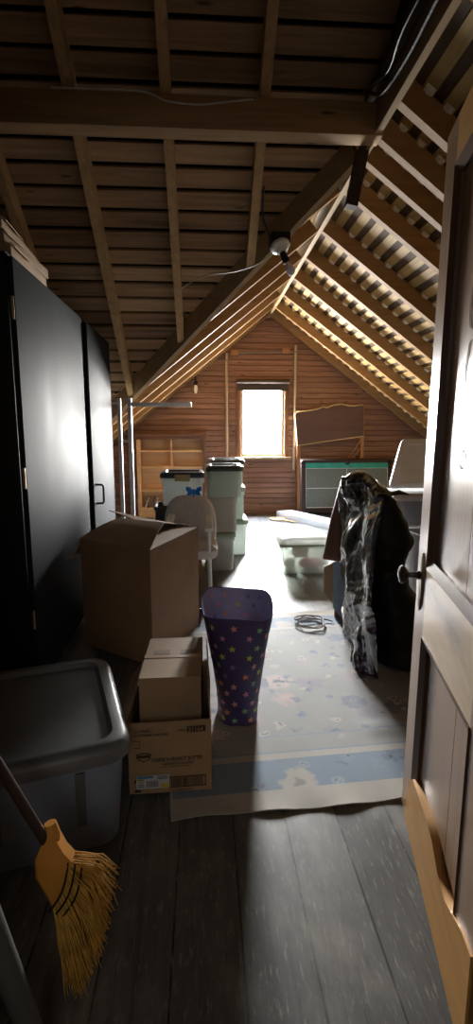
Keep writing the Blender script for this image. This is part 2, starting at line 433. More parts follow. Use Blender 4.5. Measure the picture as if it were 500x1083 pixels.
# left slope of the far wing
nL = Vector((-SL, 0, 1)).normalized(); dL = Vector((-1, 0, -SL)).normalized()
q = MB(); sl = 0.02; LENL = (XR-XL)/-dL.x
while sl < LENL:
    a = Vector((XR, 0, ZR+ZS)) + dL*sl; b = a + dL*0.075
    y0 = yv(b.x)+0.02
    if y0 < YB-0.05:
        q.loft([[Vector((v.x, y, v.z)) for v in (a, b)] + [Vector((v.x, y, v.z)) + nL*0.022 for v in (b, a)] for y in (y0, YB)])
    sl += 0.14
q.mi = 1
k = 0.05
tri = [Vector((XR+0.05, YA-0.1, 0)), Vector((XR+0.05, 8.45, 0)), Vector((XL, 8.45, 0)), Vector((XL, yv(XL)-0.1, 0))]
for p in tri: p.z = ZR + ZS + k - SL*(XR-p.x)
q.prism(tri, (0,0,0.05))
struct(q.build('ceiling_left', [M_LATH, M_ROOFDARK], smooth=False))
# front cross slope: boards running along X with dark gaps
nF = Vector((0, SF, 1)).normalized(); dF = Vector((0, 1, -SF)).normalized()
q = MB(); y = 0.78
rnd = random.Random(3)
while y < 7.6:
    wdt = rnd.uniform(0.118, 0.128)
    z0 = zF(y)+ZS; q.mi = rnd.choice((0,0,0,3,4))
    a = Vector((0, y, z0)); b = a + dF*wdt
    tilt = rnd.uniform(0.004, 0.014)
    xe = XR+0.02 if y < YA else xv(y)+0.03+rnd.uniform(0,0.02)
    if xe < XL+0.1: break
    pr_ = [a, b, b + nF*0.024, a + nF*(0.024)]
    pr_[1] = pr_[1] + nF*tilt*0.3
    xs = [XL, xe]
    q.loft([[Vector((x, v.y, v.z)) for v in pr_] for x in xs])
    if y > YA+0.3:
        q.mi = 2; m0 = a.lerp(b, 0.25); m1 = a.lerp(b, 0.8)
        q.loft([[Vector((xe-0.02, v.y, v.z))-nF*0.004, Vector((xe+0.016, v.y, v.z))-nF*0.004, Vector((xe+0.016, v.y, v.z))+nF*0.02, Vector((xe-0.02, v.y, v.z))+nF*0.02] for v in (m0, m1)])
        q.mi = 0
    q.mi = 0; y += 0.152*dF.y
q.mi = 1
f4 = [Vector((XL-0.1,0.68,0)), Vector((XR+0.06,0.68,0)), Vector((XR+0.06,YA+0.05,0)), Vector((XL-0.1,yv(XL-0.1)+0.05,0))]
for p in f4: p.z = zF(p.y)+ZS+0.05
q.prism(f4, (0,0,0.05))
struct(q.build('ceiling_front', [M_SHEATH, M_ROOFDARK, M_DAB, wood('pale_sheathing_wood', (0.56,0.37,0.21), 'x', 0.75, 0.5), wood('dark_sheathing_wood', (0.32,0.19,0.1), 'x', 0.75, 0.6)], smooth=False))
# small dark gable triangle between the main ridge and the cross slope
q = MB(); q.prism([(XR+0.03,0.7,ZR+0.16), (XR+0.03,YA+0.1,ZR+0.16), (XR+0.03,YA,zF(YA)+ZS+0.08), (XR+0.03,0.7,zF(0.7)+ZS+0.08)], (0.03,0,0))
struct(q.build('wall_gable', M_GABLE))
# timbers
q = MB(); q.box((XR-0.02,0.84,ZR-0.02), (XR+0.02,YB-0.01,ZR+0.15), 0.003); struct(q.build('ridge_board', M_RAFTER))
q = MB(); q.box((XL,3.24,3.085), (XR+0.03,3.36,3.262), 0.008); struct(q.build('ceiling_beam', M_BEAM))
def rafter(p0, p1, w, d, mat):
    q = MB(); q.bar(p0, p1, w, d); o = struct(q.build('rafter', mat, smooth=False)); return o
for y in RY:
    rafter((XR+0.02, y, zR(XR+0.02)), (XRT-0.02, y, zR(XRT-0.02)), 0.06, 0.125, M_RAFTERR)
for y in (4.02, 4.78, 5.5, 6.2, 6.95, 7.68, 8.24):
    xe = max(xv(y)+0.05, XL+0.02)
    rafter((XR-0.02, y, zL(XR-0.02)), (xe, y, zL(xe)), 0.05, 0.12, M_RAFTERR)
for x in (-2.38, -1.83, -1.29, -0.74, -0.195, 0.375):
    ye = yv(x)-0.04
    rafter((x, 0.84, zF(0.84)), (x, ye, zF(ye)), 0.06, 0.125, M_RAFTERX)
a = Vector((XR-0.02, YA+0.02, ZR-0.03)); xe = XL+0.05; b = Vector((xe, yv(xe), zL(xe)-0.03))
q = MB(); q.bar(a, b, 0.055, 0.16); struct(q.build('valley_rafter', M_RAFTER, smooth=False))
q = MB(); q.bar((XR-0.09,3.42,2.78), (XR-0.03,3.42,3.1), 0.07, 0.07, up=(0,1,0)); struct(q.build('trim_1', M_GABLE))

# ------------------------------------------------------------------ window
win = bpy.data.objects.new('window_1', None); COL.objects.link(win); win.location = (0.95, YB, 0.95); struct(win)
def wpart(q, name, m): return sub(q, name, m, win)
q = MB()
q.box((0.525,YB-0.03,0.93), (0.595,YB+0.1,2.10), 0.006); q.box((1.305,YB-0.03,0.93), (1.375,YB+0.1,2.10), 0.006)
q.box((0.525,YB-0.035,2.06), (1.375,YB+0.1,2.155), 0.006)
wpart(q, 'window_frame', M_CASING)
q = MB(); q.box((0.49,YB-0.09,0.895), (1.41,YB+0.1,0.935), 0.008); wpart(q, 'window_sill', M_SASH)
q = MB()
q.box((0.596,YB-0.0,0.936), (0.64,YB+0.05,2.058), 0.004); q.box((1.262,YB,0.936), (1.304,YB+0.05,2.058), 0.004)
q.box((0.64,YB,0.936), (1.262,YB+0.05,0.985), 0.004); q.box((0.64,YB,2.02), (1.262,YB+0.05,2.058), 0.004)
wpart(q, 'window_sash', M_SASH)
q = MB(); q.box((0.636,YB+0.022,0.982), (1.266,YB+0.027,2.024))
g = NT('window_glass'); g.set(0.0, 0.5); tr = g.n('ShaderNodeBsdfTransparent'); gl = g.n('ShaderNodeBsdfGlossy'); gl.inputs['Roughness'].default_value = 0.02
mx = g.n('ShaderNodeMixShader'); mx.inputs['Fac'].default_value = 0.06
g.l(tr.outputs[0], mx.inputs[1]); g.l(gl.outputs[0], mx.inputs[2]); g.l(mx.outputs[0], g.out.inputs['Surface'])
wpart(q, 'window_pane', g.m)
q = MB(); q.tube([(0.53,YB-0.075,2.125), (1.37,YB-0.075,2.125)], 0.034, 14); q.box((0.545,YB-0.048,1.99), (1.355,YB-0.044,2.12)); q.box((0.545,YB-0.054,1.982), (1.355,YB-0.038,2.0), 0.003)
b = wpart(q, 'roller_blind', M_BLIND)
b['label'] = 'dark rolled-up blind'

# ------------------------------------------------------------------ the open panel door
DB = Vector((0.73, 1.67, 0)); DD = Vector((-0.2083, -0.9781, 0)).normalized(); DN = Vector((DD.y, -DD.x, 0))   # DN faces the room's left
if DN.x > 0: DN = -DN
LEAN = 0.045
def dp(u, z, o=0.0): return DB + DD*(u + LEAN*z*(1-u/0.82)) + DN*o + Vector((0,0,z))
TH = 0.042
door = bpy.data.objects.new('door_1', None); COL.objects.link(door); door.location = dp(0.8, 0); struct(door)
def dpart(q, name, m, label=None, parent=None): return sub(q, name, m, parent or door, label)
def dslab(q, u0, u1, z0, z1, o0=-TH, o1=0.0):
    pts = [dp(u0,z0,o0), dp(u1,z0,o0), dp(u1,z1,o0), dp(u0,z1,o0)]
    q.loft([pts, [dp(u0,z0,o1), dp(u1,z0,o1), dp(u1,z1,o1), dp(u0,z1,o1)]])
ZT = 2.225
q = MB(); dslab(q, -0.015, 0.125, 0.012, ZT); dpart(q, 'stile', M_DOOR)
q = MB(); dslab(q, 0.66, 0.80, 0.012, ZT); dpart(q, 'stile', M_DOOR)
q = MB(); dslab(q, 0.125, 0.66, 0.735, 0.965); dpart(q, 'mid_rail', M_DOORX)
q = MB(); dslab(q, 0.125, 0.66, 2.10, ZT); dpart(q, 'top_rail', M_RAWPINE, 'bare orange pine top rail')
q = MB()
top = [(0.105,0.185),(0.16,0.235),(0.26,0.245),(0.36,0.255),(0.44,0.25),(0.52,0.215),(0.6,0.215),(0.68,0.25),(0.735,0.275),(0.80,0.285)]
prof = [(0.115-0.05, 0.012)] + [(u, z) for u, z in top] + [(0.80, 0.012)]
q.loft([[dp(u, z, -TH+0.002) for u, z in prof], [dp(u, z, 0.006) for u, z in prof]])
dpart(q, 'bottom_rail', M_RAWPINE, 'bare orange pine bottom rail with a wavy top edge')
for z0, z1 in ((0.2, 0.735), (0.965, 2.10)):
    q = MB()
    dslab(q, 0.125, 0.485, z0, z1, -0.03, -0.018); dslab(q, 0.489, 0.66, z0, z1, -0.03, -0.018)
    q.mi = 1; dslab(q, 0.484, 0.490, z0, z1, -0.03, -0.020)
    pnl = dpart(q, 'door_panel', [M_DOOR, M_BLACK])
    q = MB()
    def mold(u0, v0, u1, v1):
        # sloping moulding strip from the face to the panel
        q.loft([[dp(u0[0],v0[0],0.004), dp(u0[1],v0[1],-0.008), dp(u0[1],v0[1],-0.02), dp(u0[0],v0[0],-0.02)],
                [dp(u1[0],v1[0],0.004), dp(u1[1],v1[1],-0.008), dp(u1[1],v1[1],-0.02), dp(u1[0],v1[0],-0.02)]])
    mold((0.125,0.16), (z0,z0+0.03), (0.125,0.16), (z1,z1-0.03))
    mold((0.66,0.625), (z0,z0+0.03), (0.66,0.625), (z1,z1-0.03))
    mold((0.125,0.16), (z1,z1-0.03), (0.66,0.625), (z1,z1-0.03))
    if z0 > 0.5: mold((0.125,0.16), (z0,z0+0.03), (0.66,0.625), (z0,z0+0.03))
    dpart(q, 'panel_moulding', M_DOORMOLD)
    if z0 > 0.5:
        q = MB()
        for cz, h, wd in ((1.72,0.16,0.03), (1.55,0.13,0.035), (1.40,0.10,0.03), (1.32,0.05,0.02)):
            pts = [dp(0.36 + wd*math.cos(a)*(1+0.3*math.sin(2*a)), cz + h/2*math.sin(a), -0.0165) for a in [2*PI*i/22 for i in range(20)]]
            q.tube(pts, 0.0011, 5)
        dpart(q, 'chalk_scribble', M_CHALK, 'faint pale chalk loops on the upper panel', pnl)
# knob, rose plate
q = MB()
pl_ = [(0.026*math.cos(a), 0.098*math.sin(a)) for a in [2*PI*i/28 for i in range(28)]]
q.loft([[dp(0.062+u, 0.902+z, o) for u, z in [(x*s, y*s) for x, y in pl_]] for o, s in ((0,1),(0.004,1),(0.007,0.86))])
plate = dpart(q, 'escutcheon_plate', M_BRASS, 'oval metal escutcheon plate')
kc = dp(0.062, 0.925)
km = Matrix.Translation(kc) @ Vector((0,0,1)).rotation_difference(DN).to_matrix().to_4x4()
q = MB(); q.lathe([(0.012,0.004),(0.014,0.012),(0.009,0.02),(0.009,0.042),(0.016,0.047),(0.027,0.055),(0.0305,0.064),(0.027,0.071),(0.014,0.0755),(0.002,0.0765)], km, 24)
dpart(q, 'door_knob', M_DARKMETAL, 'dark round metal knob')
q = MB(); q.bar(dp(-0.018, 0.86, -0.030), dp(-0.018, 1.0, -0.030), 0.012, 0.004, up=tuple(-DD)); dpart(q, 'latch_plate', M_BRASS)
for z in (0.3, 1.15, 1.95):
    q = MB(); q.tube([dp(0.806,z-0.045,-TH-0.004), dp(0.806,z+0.045,-TH-0.004)], 0.007, 10); dpart(q, 'hinge', M_DARKMETAL)

# ------------------------------------------------------------------ black wardrobe on the left
wd = thing('wardrobe', 'tall black metal wardrobe along the left side, two flat satin doors', 'wardrobe', (-1.15,3.7,0))
q = MB()
q.box((-1.47,2.5,0.06), (-0.875,4.92,0.10)); q.box((-1.47,2.5,2.15), (-0.875,4.92,2.18))
q.box((-1.47,2.5,0.06), (-0.875,2.53,2.18), 0.004); q.box((-1.47,4.89,0.06), (-0.875,4.92,2.18), 0.004); q.box((-1.47,2.5,0.06), (-1.45,4.92,2.18))
q.box((-0.93,3.80,0.06), (-0.878,3.99,2.18), 0.004)
sub(q, 'body', M_BLACK, wd)
q = MB(); q.box((-1.44,2.53,0.0), (-0.92,4.89,0.06)); sub(q, 'plinth', M_BLACK, wd)
q = MB(); q.box((-0.874,2.512,0.09), (-0.85,3.80,2.165), 0.004); d1 = sub(q, 'door', M_WARD, wd)
for z in (0.45, 1.16, 1.94):
    h = MB(); h.tube([(-0.861,2.503,z-0.05), (-0.861,2.503,z+0.05)], 0.009, 10); sub(h, 'hinge', M_BRASS, d1, 'small brass hinge')
q = MB(); q.box((-0.874,3.995,0.09), (-0.85,4.905,2.165), 0.004); d2 = sub(q, 'door', M_WARD, wd)
h = MB(); h.tube([(-0.85,4.06,0.81), (-0.80,4.06,0.812), (-0.79,4.06,0.825), (-0.79,4.06,0.945), (-0.80,4.06,0.958), (-0.85,4.06,0.96)], 0.009, 10)
sub(h, 'handle', M_BLACK, d2, 'black D-shaped pull handle')

# flattened cartons on top of the wardrobe
zc = 2.183
for i, (dx, dy, hgt, rz) in enumerate(((0,0,0.062,0.03), (-0.012,0.03,0.056,-0.04), (-0.035,-0.02,0.052,0.05))):
    L = ['cardboard carton lying flat on the black wardrobe, lowest of its stack', 'cardboard carton in the middle of the stack on the black wardrobe', 'topmost cardboard carton on the black wardrobe, pale torn edge showing'][i]
    o = thing('cardboard_carton', L, 'box', (-1.12+dx, 2.86+dy, zc), rz, 'cartons on the wardrobe')
    q = MB(); q.box((-0.24,-0.3,0), (0.24,0.3,hgt-0.006), 0.004); e = q.build('carton_body', M_CARD2); e.parent = o
    q = MB(); q.prism([(0.24,-0.3,hgt-0.006), (0.262,-0.31,hgt-0.028), (0.264,-0.05,hgt-0.03), (0.24,-0.02,hgt-0.006)], (0,0,0.004)); e = q.build('flap', M_CARDEDGE); e.parent = o
    zc += hgt

# ------------------------------------------------------------------ generic storage tote
def tote(name, label, c, w, d, h, mbody, mlid=None, rz=0, group=None, lidh=0.035, taper=0.88, handles=True, latch=None, recess=True, cat='storage bin', rimm=None, ribs=False, lidlabel=None):
    t = thing(name, label, cat, c, rz, group)
    r = min(w, d)*0.14
    q = MB()
    rings = [rrect(0,0,0.002,w*taper,d*taper,r*0.8), rrect(0,0,0.014,w*taper+0.012,d*taper+0.012,r*0.85), rrect(0,0,h-0.035,w-0.03,d-0.03,r)]
    rings += [rrect(0,0,h-0.033,w-0.008,d-0.008,r), rrect(0,0,h,w-0.004,d-0.004,r), rrect(0,0,h,w-0.03,d-0.03,r*0.9)]
    rings += [rrect(0,0,h-0.04,w-0.038,d-0.038,r*0.9), rrect(0,0,0.016,w*taper-0.01,d*taper-0.01,r*0.75)]
    q.loft(rings)
    o = q.build('bin_body', mbody); o.parent = t
    if handles:
        for s in (-1, 1):
            hq = MB(); hq.box((s*(w/2-0.012)-0.012,-0.09,h-0.075), (s*(w/2-0.012)+0.012,0.09,h-0.034), 0.006)
            e = hq.build('handle', mbody); e.parent = t
    if ribs:
        for fx in (-0.22, 0.22):
            for s in (-1, 1):
                x0 = fx*w
                hq = MB(); hq.loft([[Vector((x0-k, s*(d*taper/2+0.004), 0.03)), Vector((x0+k, s*(d*taper/2+0.004), 0.03)), Vector((x0+k, s*(d/2-0.006), h-0.04)), Vector((x0-k, s*(d/2-0.006), h-0.04))] if j else
                                    [Vector((x0-k, s*(d*taper/2-0.01), 0.03)), Vector((x0+k, s*(d*taper/2-0.01), 0.03)), Vector((x0+k, s*(d/2-0.02), h-0.04)), Vector((x0-k, s*(d/2-0.02), h-0.04))] for j, k in ((0, 0.016), (1, 0.014))])
                e = hq.build('rib', M_GREYLID); e.parent = t
    if mlid:
        q = MB(); H = h+0.002; L = lidh
        rings = [rrect(0,0,H-0.022,w+0.016,d+0.016,r*1.1), rrect(0,0,H+L*0.3,w+0.016,d+0.016,r*1.1), rrect(0,0,H+L*0.8,w-0.004,d-0.004,r*1.05), rrect(0,0,H+L,w-0.03,d-0.03,r)]
        if recess: rings += [rrect(0,0,H+L,w-0.09,d-0.09,r*0.8), rrect(0,0,H+L*0.45,w-0.115,d-0.115,r*0.7)]
        else: rings += [rrect(0,0,H+L*1.25,w-0.12,d-0.12,r*0.8)]
        q.loft(rings, cap0=False)
        q.loft([rrect(0,0,H-0.0005,w-0.0,d-0.0,r), rrect(0,0,H+0.0005,w-0.0,d-0.0,r)])
        o = q.build('lid', mlid); o.parent = t
        if lidlabel: o['label'] = lidlabel
        if latch:
            for s in (-1, 1):
                hq = MB(); hq.box((-0.07,s*(d/2+0.008)-0.008,H-0.05), (0.07,s*(d/2+0.008)+0.008,H+0.012), 0.005)
                e = hq.build('latch', latch, o); e['label'] = 'yellow latch'
    return t

# big grey tote in the near left corner
ang = math.radians(17)
tote('storage_tote', 'large blue-grey plastic tote with a recessed dark lid behind the broom', (-0.625,1.785,0), 0.58, 0.70, 0.355, M_GREYTOTE, M_GREYLID, ang, ribs=True, taper=0.86, lidlabel='dark grey recessed lid')

# ------------------------------------------------------------------ big open cardboard box
bb = thing('cardboard_box', 'large open cardboard box with raised flaps beside the black wardrobe', 'box', (-0.41,3.35,0))
A, B, C_, D = Vector((-0.78,3.19,0)), Vector((-0.31,2.84,0)), Vector((-0.045,3.50,0)), Vector((-0.515,3.85,0))
HB = 0.70
cen = (A+B+C_+D)/4
def wallbox(q, pts, h, th=0.006, z0=0.002):
    c = sum(pts, Vector())/4
    for i in range(4):
        p, n_ = pts[i], pts[(i+1)%4]
        pi, ni = p + (c-p).normalized()*th*1.4, n_ + (c-n_).normalized()*th*1.4
        K = 7
        def row(a, b, zz): return [a.lerp(b, k/K) + Vector((0,0,zz)) for k in range(K+1)]
        def wob(v, amt=0.006):
            nn = noise.noise(v*3.1)*amt + noise.noise(v*7.3+Vector((9,1,2)))*amt*0.4
            e = (n_-p).normalized(); return v + Vector((e.y,-e.x,0))*nn
        outr = [[wob(v) for v in row(p, n_, z0+(h-z0)*j/8)] for j in range(9)]
        inr = [[wob(v) for v in row(pi, ni, z0+(h-z0)*j/8)] for j in range(8,-1,-1)]
        q.loft(outr+inr, False, False, closed=False)
    q.poly([v+Vector((0,0,z0+0.004)) for v in pts])
q = MB(); wallbox(q, [A,B,C_,D], HB); sub(q, 'box_body', M_CARD, bb)
def flap(p0, p1, q1, q0, th=0.005, name='flap'):
    q = MB(); K = 5
    p0, p1, q0, q1 = [Vector(v) for v in (p0,p1,q0,q1)]
    nn = (p1-p0).cross(q0-p0).normalized()
    rings = []
    for j in range(K+1):
        a = p0.lerp(q0, j/K); b = p1.lerp(q1, j/K)
        bend = math.sin(PI*j/K)*0.012
        rings.append([a+nn*bend, b+nn*bend, b+nn*(bend+th), a+nn*(bend+th)])
    q.loft(rings); return sub(q, name, M_CARD, bb)
Z = lambda v, z: Vector((v.x, v.y, z))
flap(Z(A,HB), Z(B,HB), (-0.253,3.214,0.79), (-0.575,3.44,0.785))
flap(Z(B,HB), Z(C_,HB), (-0.25,3.62,0.70), (-0.35,3.10,0.69))
flap(Z(C_,HB), Z(D,HB), (-0.68,3.66,0.80), (-0.40,3.45,0.745))
flap(Z(D,HB), Z(A,HB), (-0.845,3.16,0.58), (-0.70,3.84,0.60))
# ------------------------------------------------------------------ cracker carton with a smaller box standing in it
cb = thing('cracker_carton', 'open cardboard snack carton with printed front, on the floor beside the blue-grey tote', 'box', (-0.137,2.0,0))
pts = [Vector((-0.296,1.775,0)), Vector((0.018,1.79,0)), Vector((0.012,2.30,0)), Vector((-0.300,2.29,0))]
HC = 0.295
q = MB(); wallbox(q, pts, HC, 0.005); sub(q, 'box_body', M_CARD2, cb)
q = MB(); q.loft([[Vector((0.012,1.80,HC-0.002)), Vector((0.008,2.29,HC-0.002)), Vector((0.013,2.29,HC-0.002)), Vector((0.017,1.80,HC-0.002))], [Vector((0.006,1.81,0.41)), Vector((0.002,2.28,0.41)), Vector((0.007,2.28,0.41)), Vector((0.011,1.81,0.41))]])
sub(q, 'flap', M_CARD2, cb)
q = MB(); q.loft([[Vector((-0.296,1.80,HC)), Vector((-0.30,2.28,HC)), Vector((-0.295,2.28,HC)), Vector((-0.291,1.80,HC))], [Vector((-0.345,1.81,0.24)), Vector((-0.35,2.27,0.24)), Vector((-0.345,2.27,0.235)), Vector((-0.34,1.81,0.235))]])
sub(q, 'flap', M_CARD2, cb)
FR0 = Vector((-0.296,1.775,0)); FD = (pts[1]-pts[0]).normalized(); FN = Vector((FD.y,-FD.x,0))
def fp(u, z, o=0.0065): return FR0 + FD*u + Vector((0,0,z)) + FN*o
FW = 0.314
def text(txt, u, z, size, parent, mat, name='printed_text', wscale=1.0, align='LEFT'):
    cu = bpy.data.curves.new('txt', 'FONT'); cu.body = txt; cu.size = size; cu.align_x = align; cu.resolution_u = 2; cu.offset = size*0.012
    o = bpy.data.objects.new('txt', cu); COL.objects.link(o)
    dg = bpy.context.evaluated_depsgraph_get(); me = bpy.data.meshes.new_from_object(o.evaluated_get(dg))
    bpy.data.objects.remove(o); bpy.data.curves.remove(cu)
    bm = bmesh.new(); bm.from_mesh(me); bpy.data.meshes.remove(me)
    for v in bm.verts: v.co = fp(u + v.co.x*wscale, z + v.co.y, 0.0075)
    q = MB(); q.bm.free(); q.bm = bm
    for f in bm.faces: f.material_index = 0
    return sub(q, name, mat, parent, smooth=False)
def rectq(q, u0, u1, z0, z1, o=0.0075):
    q.poly([fp(u0,z0,o), fp(u1,z0,o), fp(u1,z1,o), fp(u0,z1,o)])
text('CHEESE N PEANUT BUTTER', 0.085, 0.137, 0.022, cb, M_INK, wscale=0.72)
text('SANDWICH CRACKERS', 0.128, 0.121, 0.014, cb, M_INK, wscale=0.8)
text('12/12 PACKS', 0.022, 0.262, 0.015, cb, M_INK, wscale=0.75)
text('1 CONTAINER CRACKERS', 0.02, 0.245, 0.014, cb, M_INK, wscale=0.8)
text('10/2015', 0.185, 0.258, 0.012, cb, M_INK, wscale=0.85)
q = MB(); rectq(q, 0.222, 0.292, 0.252, 0.276); sub(q, 'printed_panel', M_INK, cb, smooth=False)
q = MB(); rectq(q, 0.12, 0.235, 0.113, 0.1145); sub(q, 'printed_rule', M_INK, cb, smooth=False)
q = MB()
for a_, b_, c_, d_ in ((0.02,0.044,0.199,0.201),(0.02,0.044,0.226,0.228),(0.0435,0.045,0.199,0.228)): rectq(q, a_, b_, c_, d_)
sub(q, 'printed_frame', M_INK, cb, smooth=False)
def text_o(txt, u, z, size, mat, wscale, o):
    t_ = text(txt, u, z, size, cb, mat, wscale=wscale)
    for v in t_.data.vertices: v.co += FN*(o-0.0075)
    return t_
text_o('21164', 0.226, 0.2555, 0.024, M_CARD2, 0.95, 0.0085)
text('2', 0.018, 0.015, 0.075, cb, M_INK, wscale=0.75)
q = MB()                                                        # shield emblem outline and band
sh = [(0.03,0.172),(0.058,0.178),(0.086,0.172),(0.083,0.152),(0.058,0.138),(0.033,0.152)]
for (a, b), (c, d) in zip(sh, sh[1:]+sh[:1]):
    k = 0.82; cu_, cz_ = 0.058, 0.159
    q.poly([fp(a,b,.0075), fp(c,d,.0075), fp(cu_+(c-cu_)*k, cz_+(d-cz_)*k,.0075), fp(cu_+(a-cu_)*k, cz_+(b-cz_)*k,.0075)])
rectq(q, 0.037, 0.079, 0.157, 0.167)
sub(q, 'emblem', M_INK, cb, smooth=False)
q = MB()                                                        # barcode with frame
rectq(q, 0.15, 0.292, 0.066, 0.070); rectq(q, 0.15, 0.292, 0.024, 0.028); rectq(q, 0.150, 0.154, 0.024, 0.070); rectq(q, 0.288, 0.292, 0.024, 0.070)
u = 0.16; rb = random.Random(5)
while u < 0.282:
    wv = rb.choice((0.0016,0.003,0.0045)); rectq(q, u, u+wv, 0.030, 0.064); u += wv + rb.choice((0.0016,0.0028))
sub(q, 'barcode', M_INK, cb, smooth=False)
text('0 30 26700 21164 8', 0.155, 0.009, 0.012, cb, M_INK, wscale=0.9)
q = MB(); rectq(q, 0.028, 0.152, 0.027, 0.083, 0.0082); q.mi = 1; rectq(q, 0.030, 0.092, 0.071, 0.081, 0.0086); q.mi = 2; rectq(q, 0.118, 0.150, 0.029, 0.047, 0.0086); rectq(q, 0.030, 0.048, 0.060, 0.070, 0.0086); q.mi = 3
for k in range(14): rectq(q, 0.066+k*0.0032, 0.066+k*0.0032+(0.0012 if k%3 else 0.002), 0.033, 0.060, 0.0086)
for zz in (0.064, 0.054, 0.044, 0.036): rectq(q, 0.034, 0.056, zz, zz+0.003, 0.0086)
for zz in (0.074, 0.066): rectq(q, 0.108, 0.146, zz, zz+0.004, 0.0086)
sub(q, 'shipping_label', [M_STICKER, M_STBLU, M_STYEL, M_INK], cb, 'white sticker with barcode, blue and yellow bands', smooth=False)

sb = thing('small_box', 'small closed cardboard box standing upright inside the printed snack carton', 'box', (-0.138,2.07,0.01))
q = MB(); q.loft([[Vector((x,y,z)) for x,y in ((-0.263,1.885),(-0.02,1.89),(-0.014,2.275),(-0.255,2.27))] for z in (0.01,0.2,0.42)]); sub(q, 'box_body', M_CARD2, sb)
q = MB(); q.box((-0.262,2.062,0.4202), (-0.016,2.092,0.4212)); q.mi = 0
sub(q, 'packing_tape', plain('pale_tape', (0.44,0.3,0.18), 0.35), sb)
for u0 in (-0.225, -0.11):
    q = MB(); q.box((u0,2.10,0.4202), (u0+0.07,2.14,0.4210)); sub(q, 'printed_mark', plain('faint_print', (0.22,0.13,0.08), 0.8), sb)

# ------------------------------------------------------------------ star patterned hamper
hm = thing('laundry_hamper', 'tall navy fabric hamper with multicoloured stars and pale lining, open top', 'hamper', (0.13,2.36,0))
N = 40; HH = 0.54
def ham(a, z, inset=0.0):
    f = z/HH
    cx, cy = 0.155, 2.335 + 0.06*f
    rx = 0.096 + 0.078*f**1.5; ry = 0.130 + 0.13*f
    e = 0.72
    c, s_ = math.cos(a), math.sin(a)
    x = math.copysign(abs(c)**e, c)*(rx-inset); y = math.copysign(abs(s_)**e, s_)*(ry-inset)
    wob = 0.006*math.sin(5*a+7*f) + 0.004*math.sin(9*a+13*f)
    fold = 0.012*math.sin(3*a+0.8)*f**3
    return Vector((cx + x*(1+wob*2), cy + y*(1+wob*2), z + fold))
q = MB()
zs = [0.003, 0.06, 0.13, 0.2, 0.28, 0.36, 0.43, 0.49, HH]
ring = lambda z, ins: [ham(2*PI*k/N, z, ins) for k in range(N)]
q.loft([ring(z, 0) for z in zs], True, False)
o = sub(q, 'hamper_body', [M_NAVY] + STAR, hm) if False else None
q.loft([ring(HH, 0), [v+Vector((0,0,0.004)) for v in ring(HH, 0.002)], ring(HH, 0.004)], False, False)
def star(q, a, z, r, ins, rot):
    c = ham(a, z, ins); e = 0.02
    du = (ham(a+e, z, ins)-ham(a-e, z, ins)).normalized(); dz = (ham(a, z+e, ins)-ham(a, max(0.001,z-e), ins)).normalized()
    n_ = du.cross(dz).normalized()
    if ins > 0: n_ = -n_
    P = []
    for k in range(10):
        rr = r if k % 2 == 0 else r*0.42
        t_ = rot + PI/2 + k*PI/5
        P.append(c + du*rr*math.cos(t_) + dz*rr*math.sin(t_) + n_*0.0022)
    cv = q.bm.verts.new(c + n_*0.0022); vs = [q.bm.verts.new(p) for p in P]
    for k in range(10): q._f([cv, vs[k], vs[(k+1)%10]])
rs = random.Random(11)
q2 = MB()
q2.loft([ring(HH-0.001, 0.004)] + [ring(z, 0.006) for z in reversed(zs[:-1])], False, False)
q2.poly(ring(0.012, 0.006))
nr = 11
for row in range(nr):
    z = 0.03 + row*0.0475
    for k in range(11):
        a = 2*PI*(k + 0.5*(row % 2))/11 + rs.uniform(-0.05,0.05)
        q.mi = rs.choice((1,2,3,4,5,6,1,2,6,3)); 
        if z < HH-0.02: star(q, a, z + rs.uniform(-0.006,0.006), 0.0185, 0.0, rs.uniform(-0.3,0.3))
        if row > 4 and z < HH-0.02:
            q2.mi = rs.choice((1,2,3,5,6)); star(q2, a+0.1, z, 0.0185, 0.006, rs.uniform(-0.3,0.3))
sub(q, 'hamper_body', [M_NAVY]+STAR, hm); sub(q2, 'lining', [M_LINING]+STAR, hm, 'pale lavender lining with stars')
for s in (-1,):
    h = MB(); b0 = ham(PI, HH-0.03, -0.004); h.tube([b0+Vector((-0.004,-0.035,0)), b0+Vector((-0.012,-0.03,-0.05)), b0+Vector((-0.014,0,-0.075)), b0+Vector((-0.012,0.03,-0.05)), b0+Vector((-0.004,0.035,0))], 0.006, 8)
    sub(h, 'carry_handle', M_NAVY, hm)

# ------------------------------------------------------------------ broom
bm_ = thing('broom', 'straw broom with orange cap and dark handle leaning in front of the blue-grey tote', 'broom', (-0.33,1.12,0))
F_, P_, Y_ = 540.0, math.radians(9.35), math.radians(3.66)
q = MB(); q.tube([(-0.393,1.155,0.355), (-0.50,1.08,0.71), (-0.66,0.93,1.33)], 0.0125, 12)
sub(q, 'handle', M_POLE, bm_, 'dark slim handle')
def bpt(x, z, o=0): return Vector((x, 1.115 + 0.11*z + o, z))
cap = [(-0.383,0.41),(-0.358,0.36),(-0.337,0.335),(-0.352,0.27),(-0.385,0.215),(-0.398,0.245),(-0.426,0.30),(-0.426,0.345),(-0.402,0.40)]
q = MB()
cc = Vector((sum(p[0] for p in cap)/9, sum(p[1] for p in cap)/9, 0))
def sc(k): return [(cc.x+(x-cc.x)*k, cc.y+(z-cc.y)*k) for x, z in cap]
q.loft([[bpt(x,z,-0.026) for x,z in sc(0.78)], [bpt(x,z,-0.018) for x,z in sc(1)], [bpt(x,z,0.018) for x,z in sc(1)], [bpt(x,z,0.026) for x,z in sc(0.78)]])
q.tube([bpt(-0.395,0.335), bpt(-0.388,0.40), bpt(-0.393,0.425)], [0.024,0.02,0.015], 12)
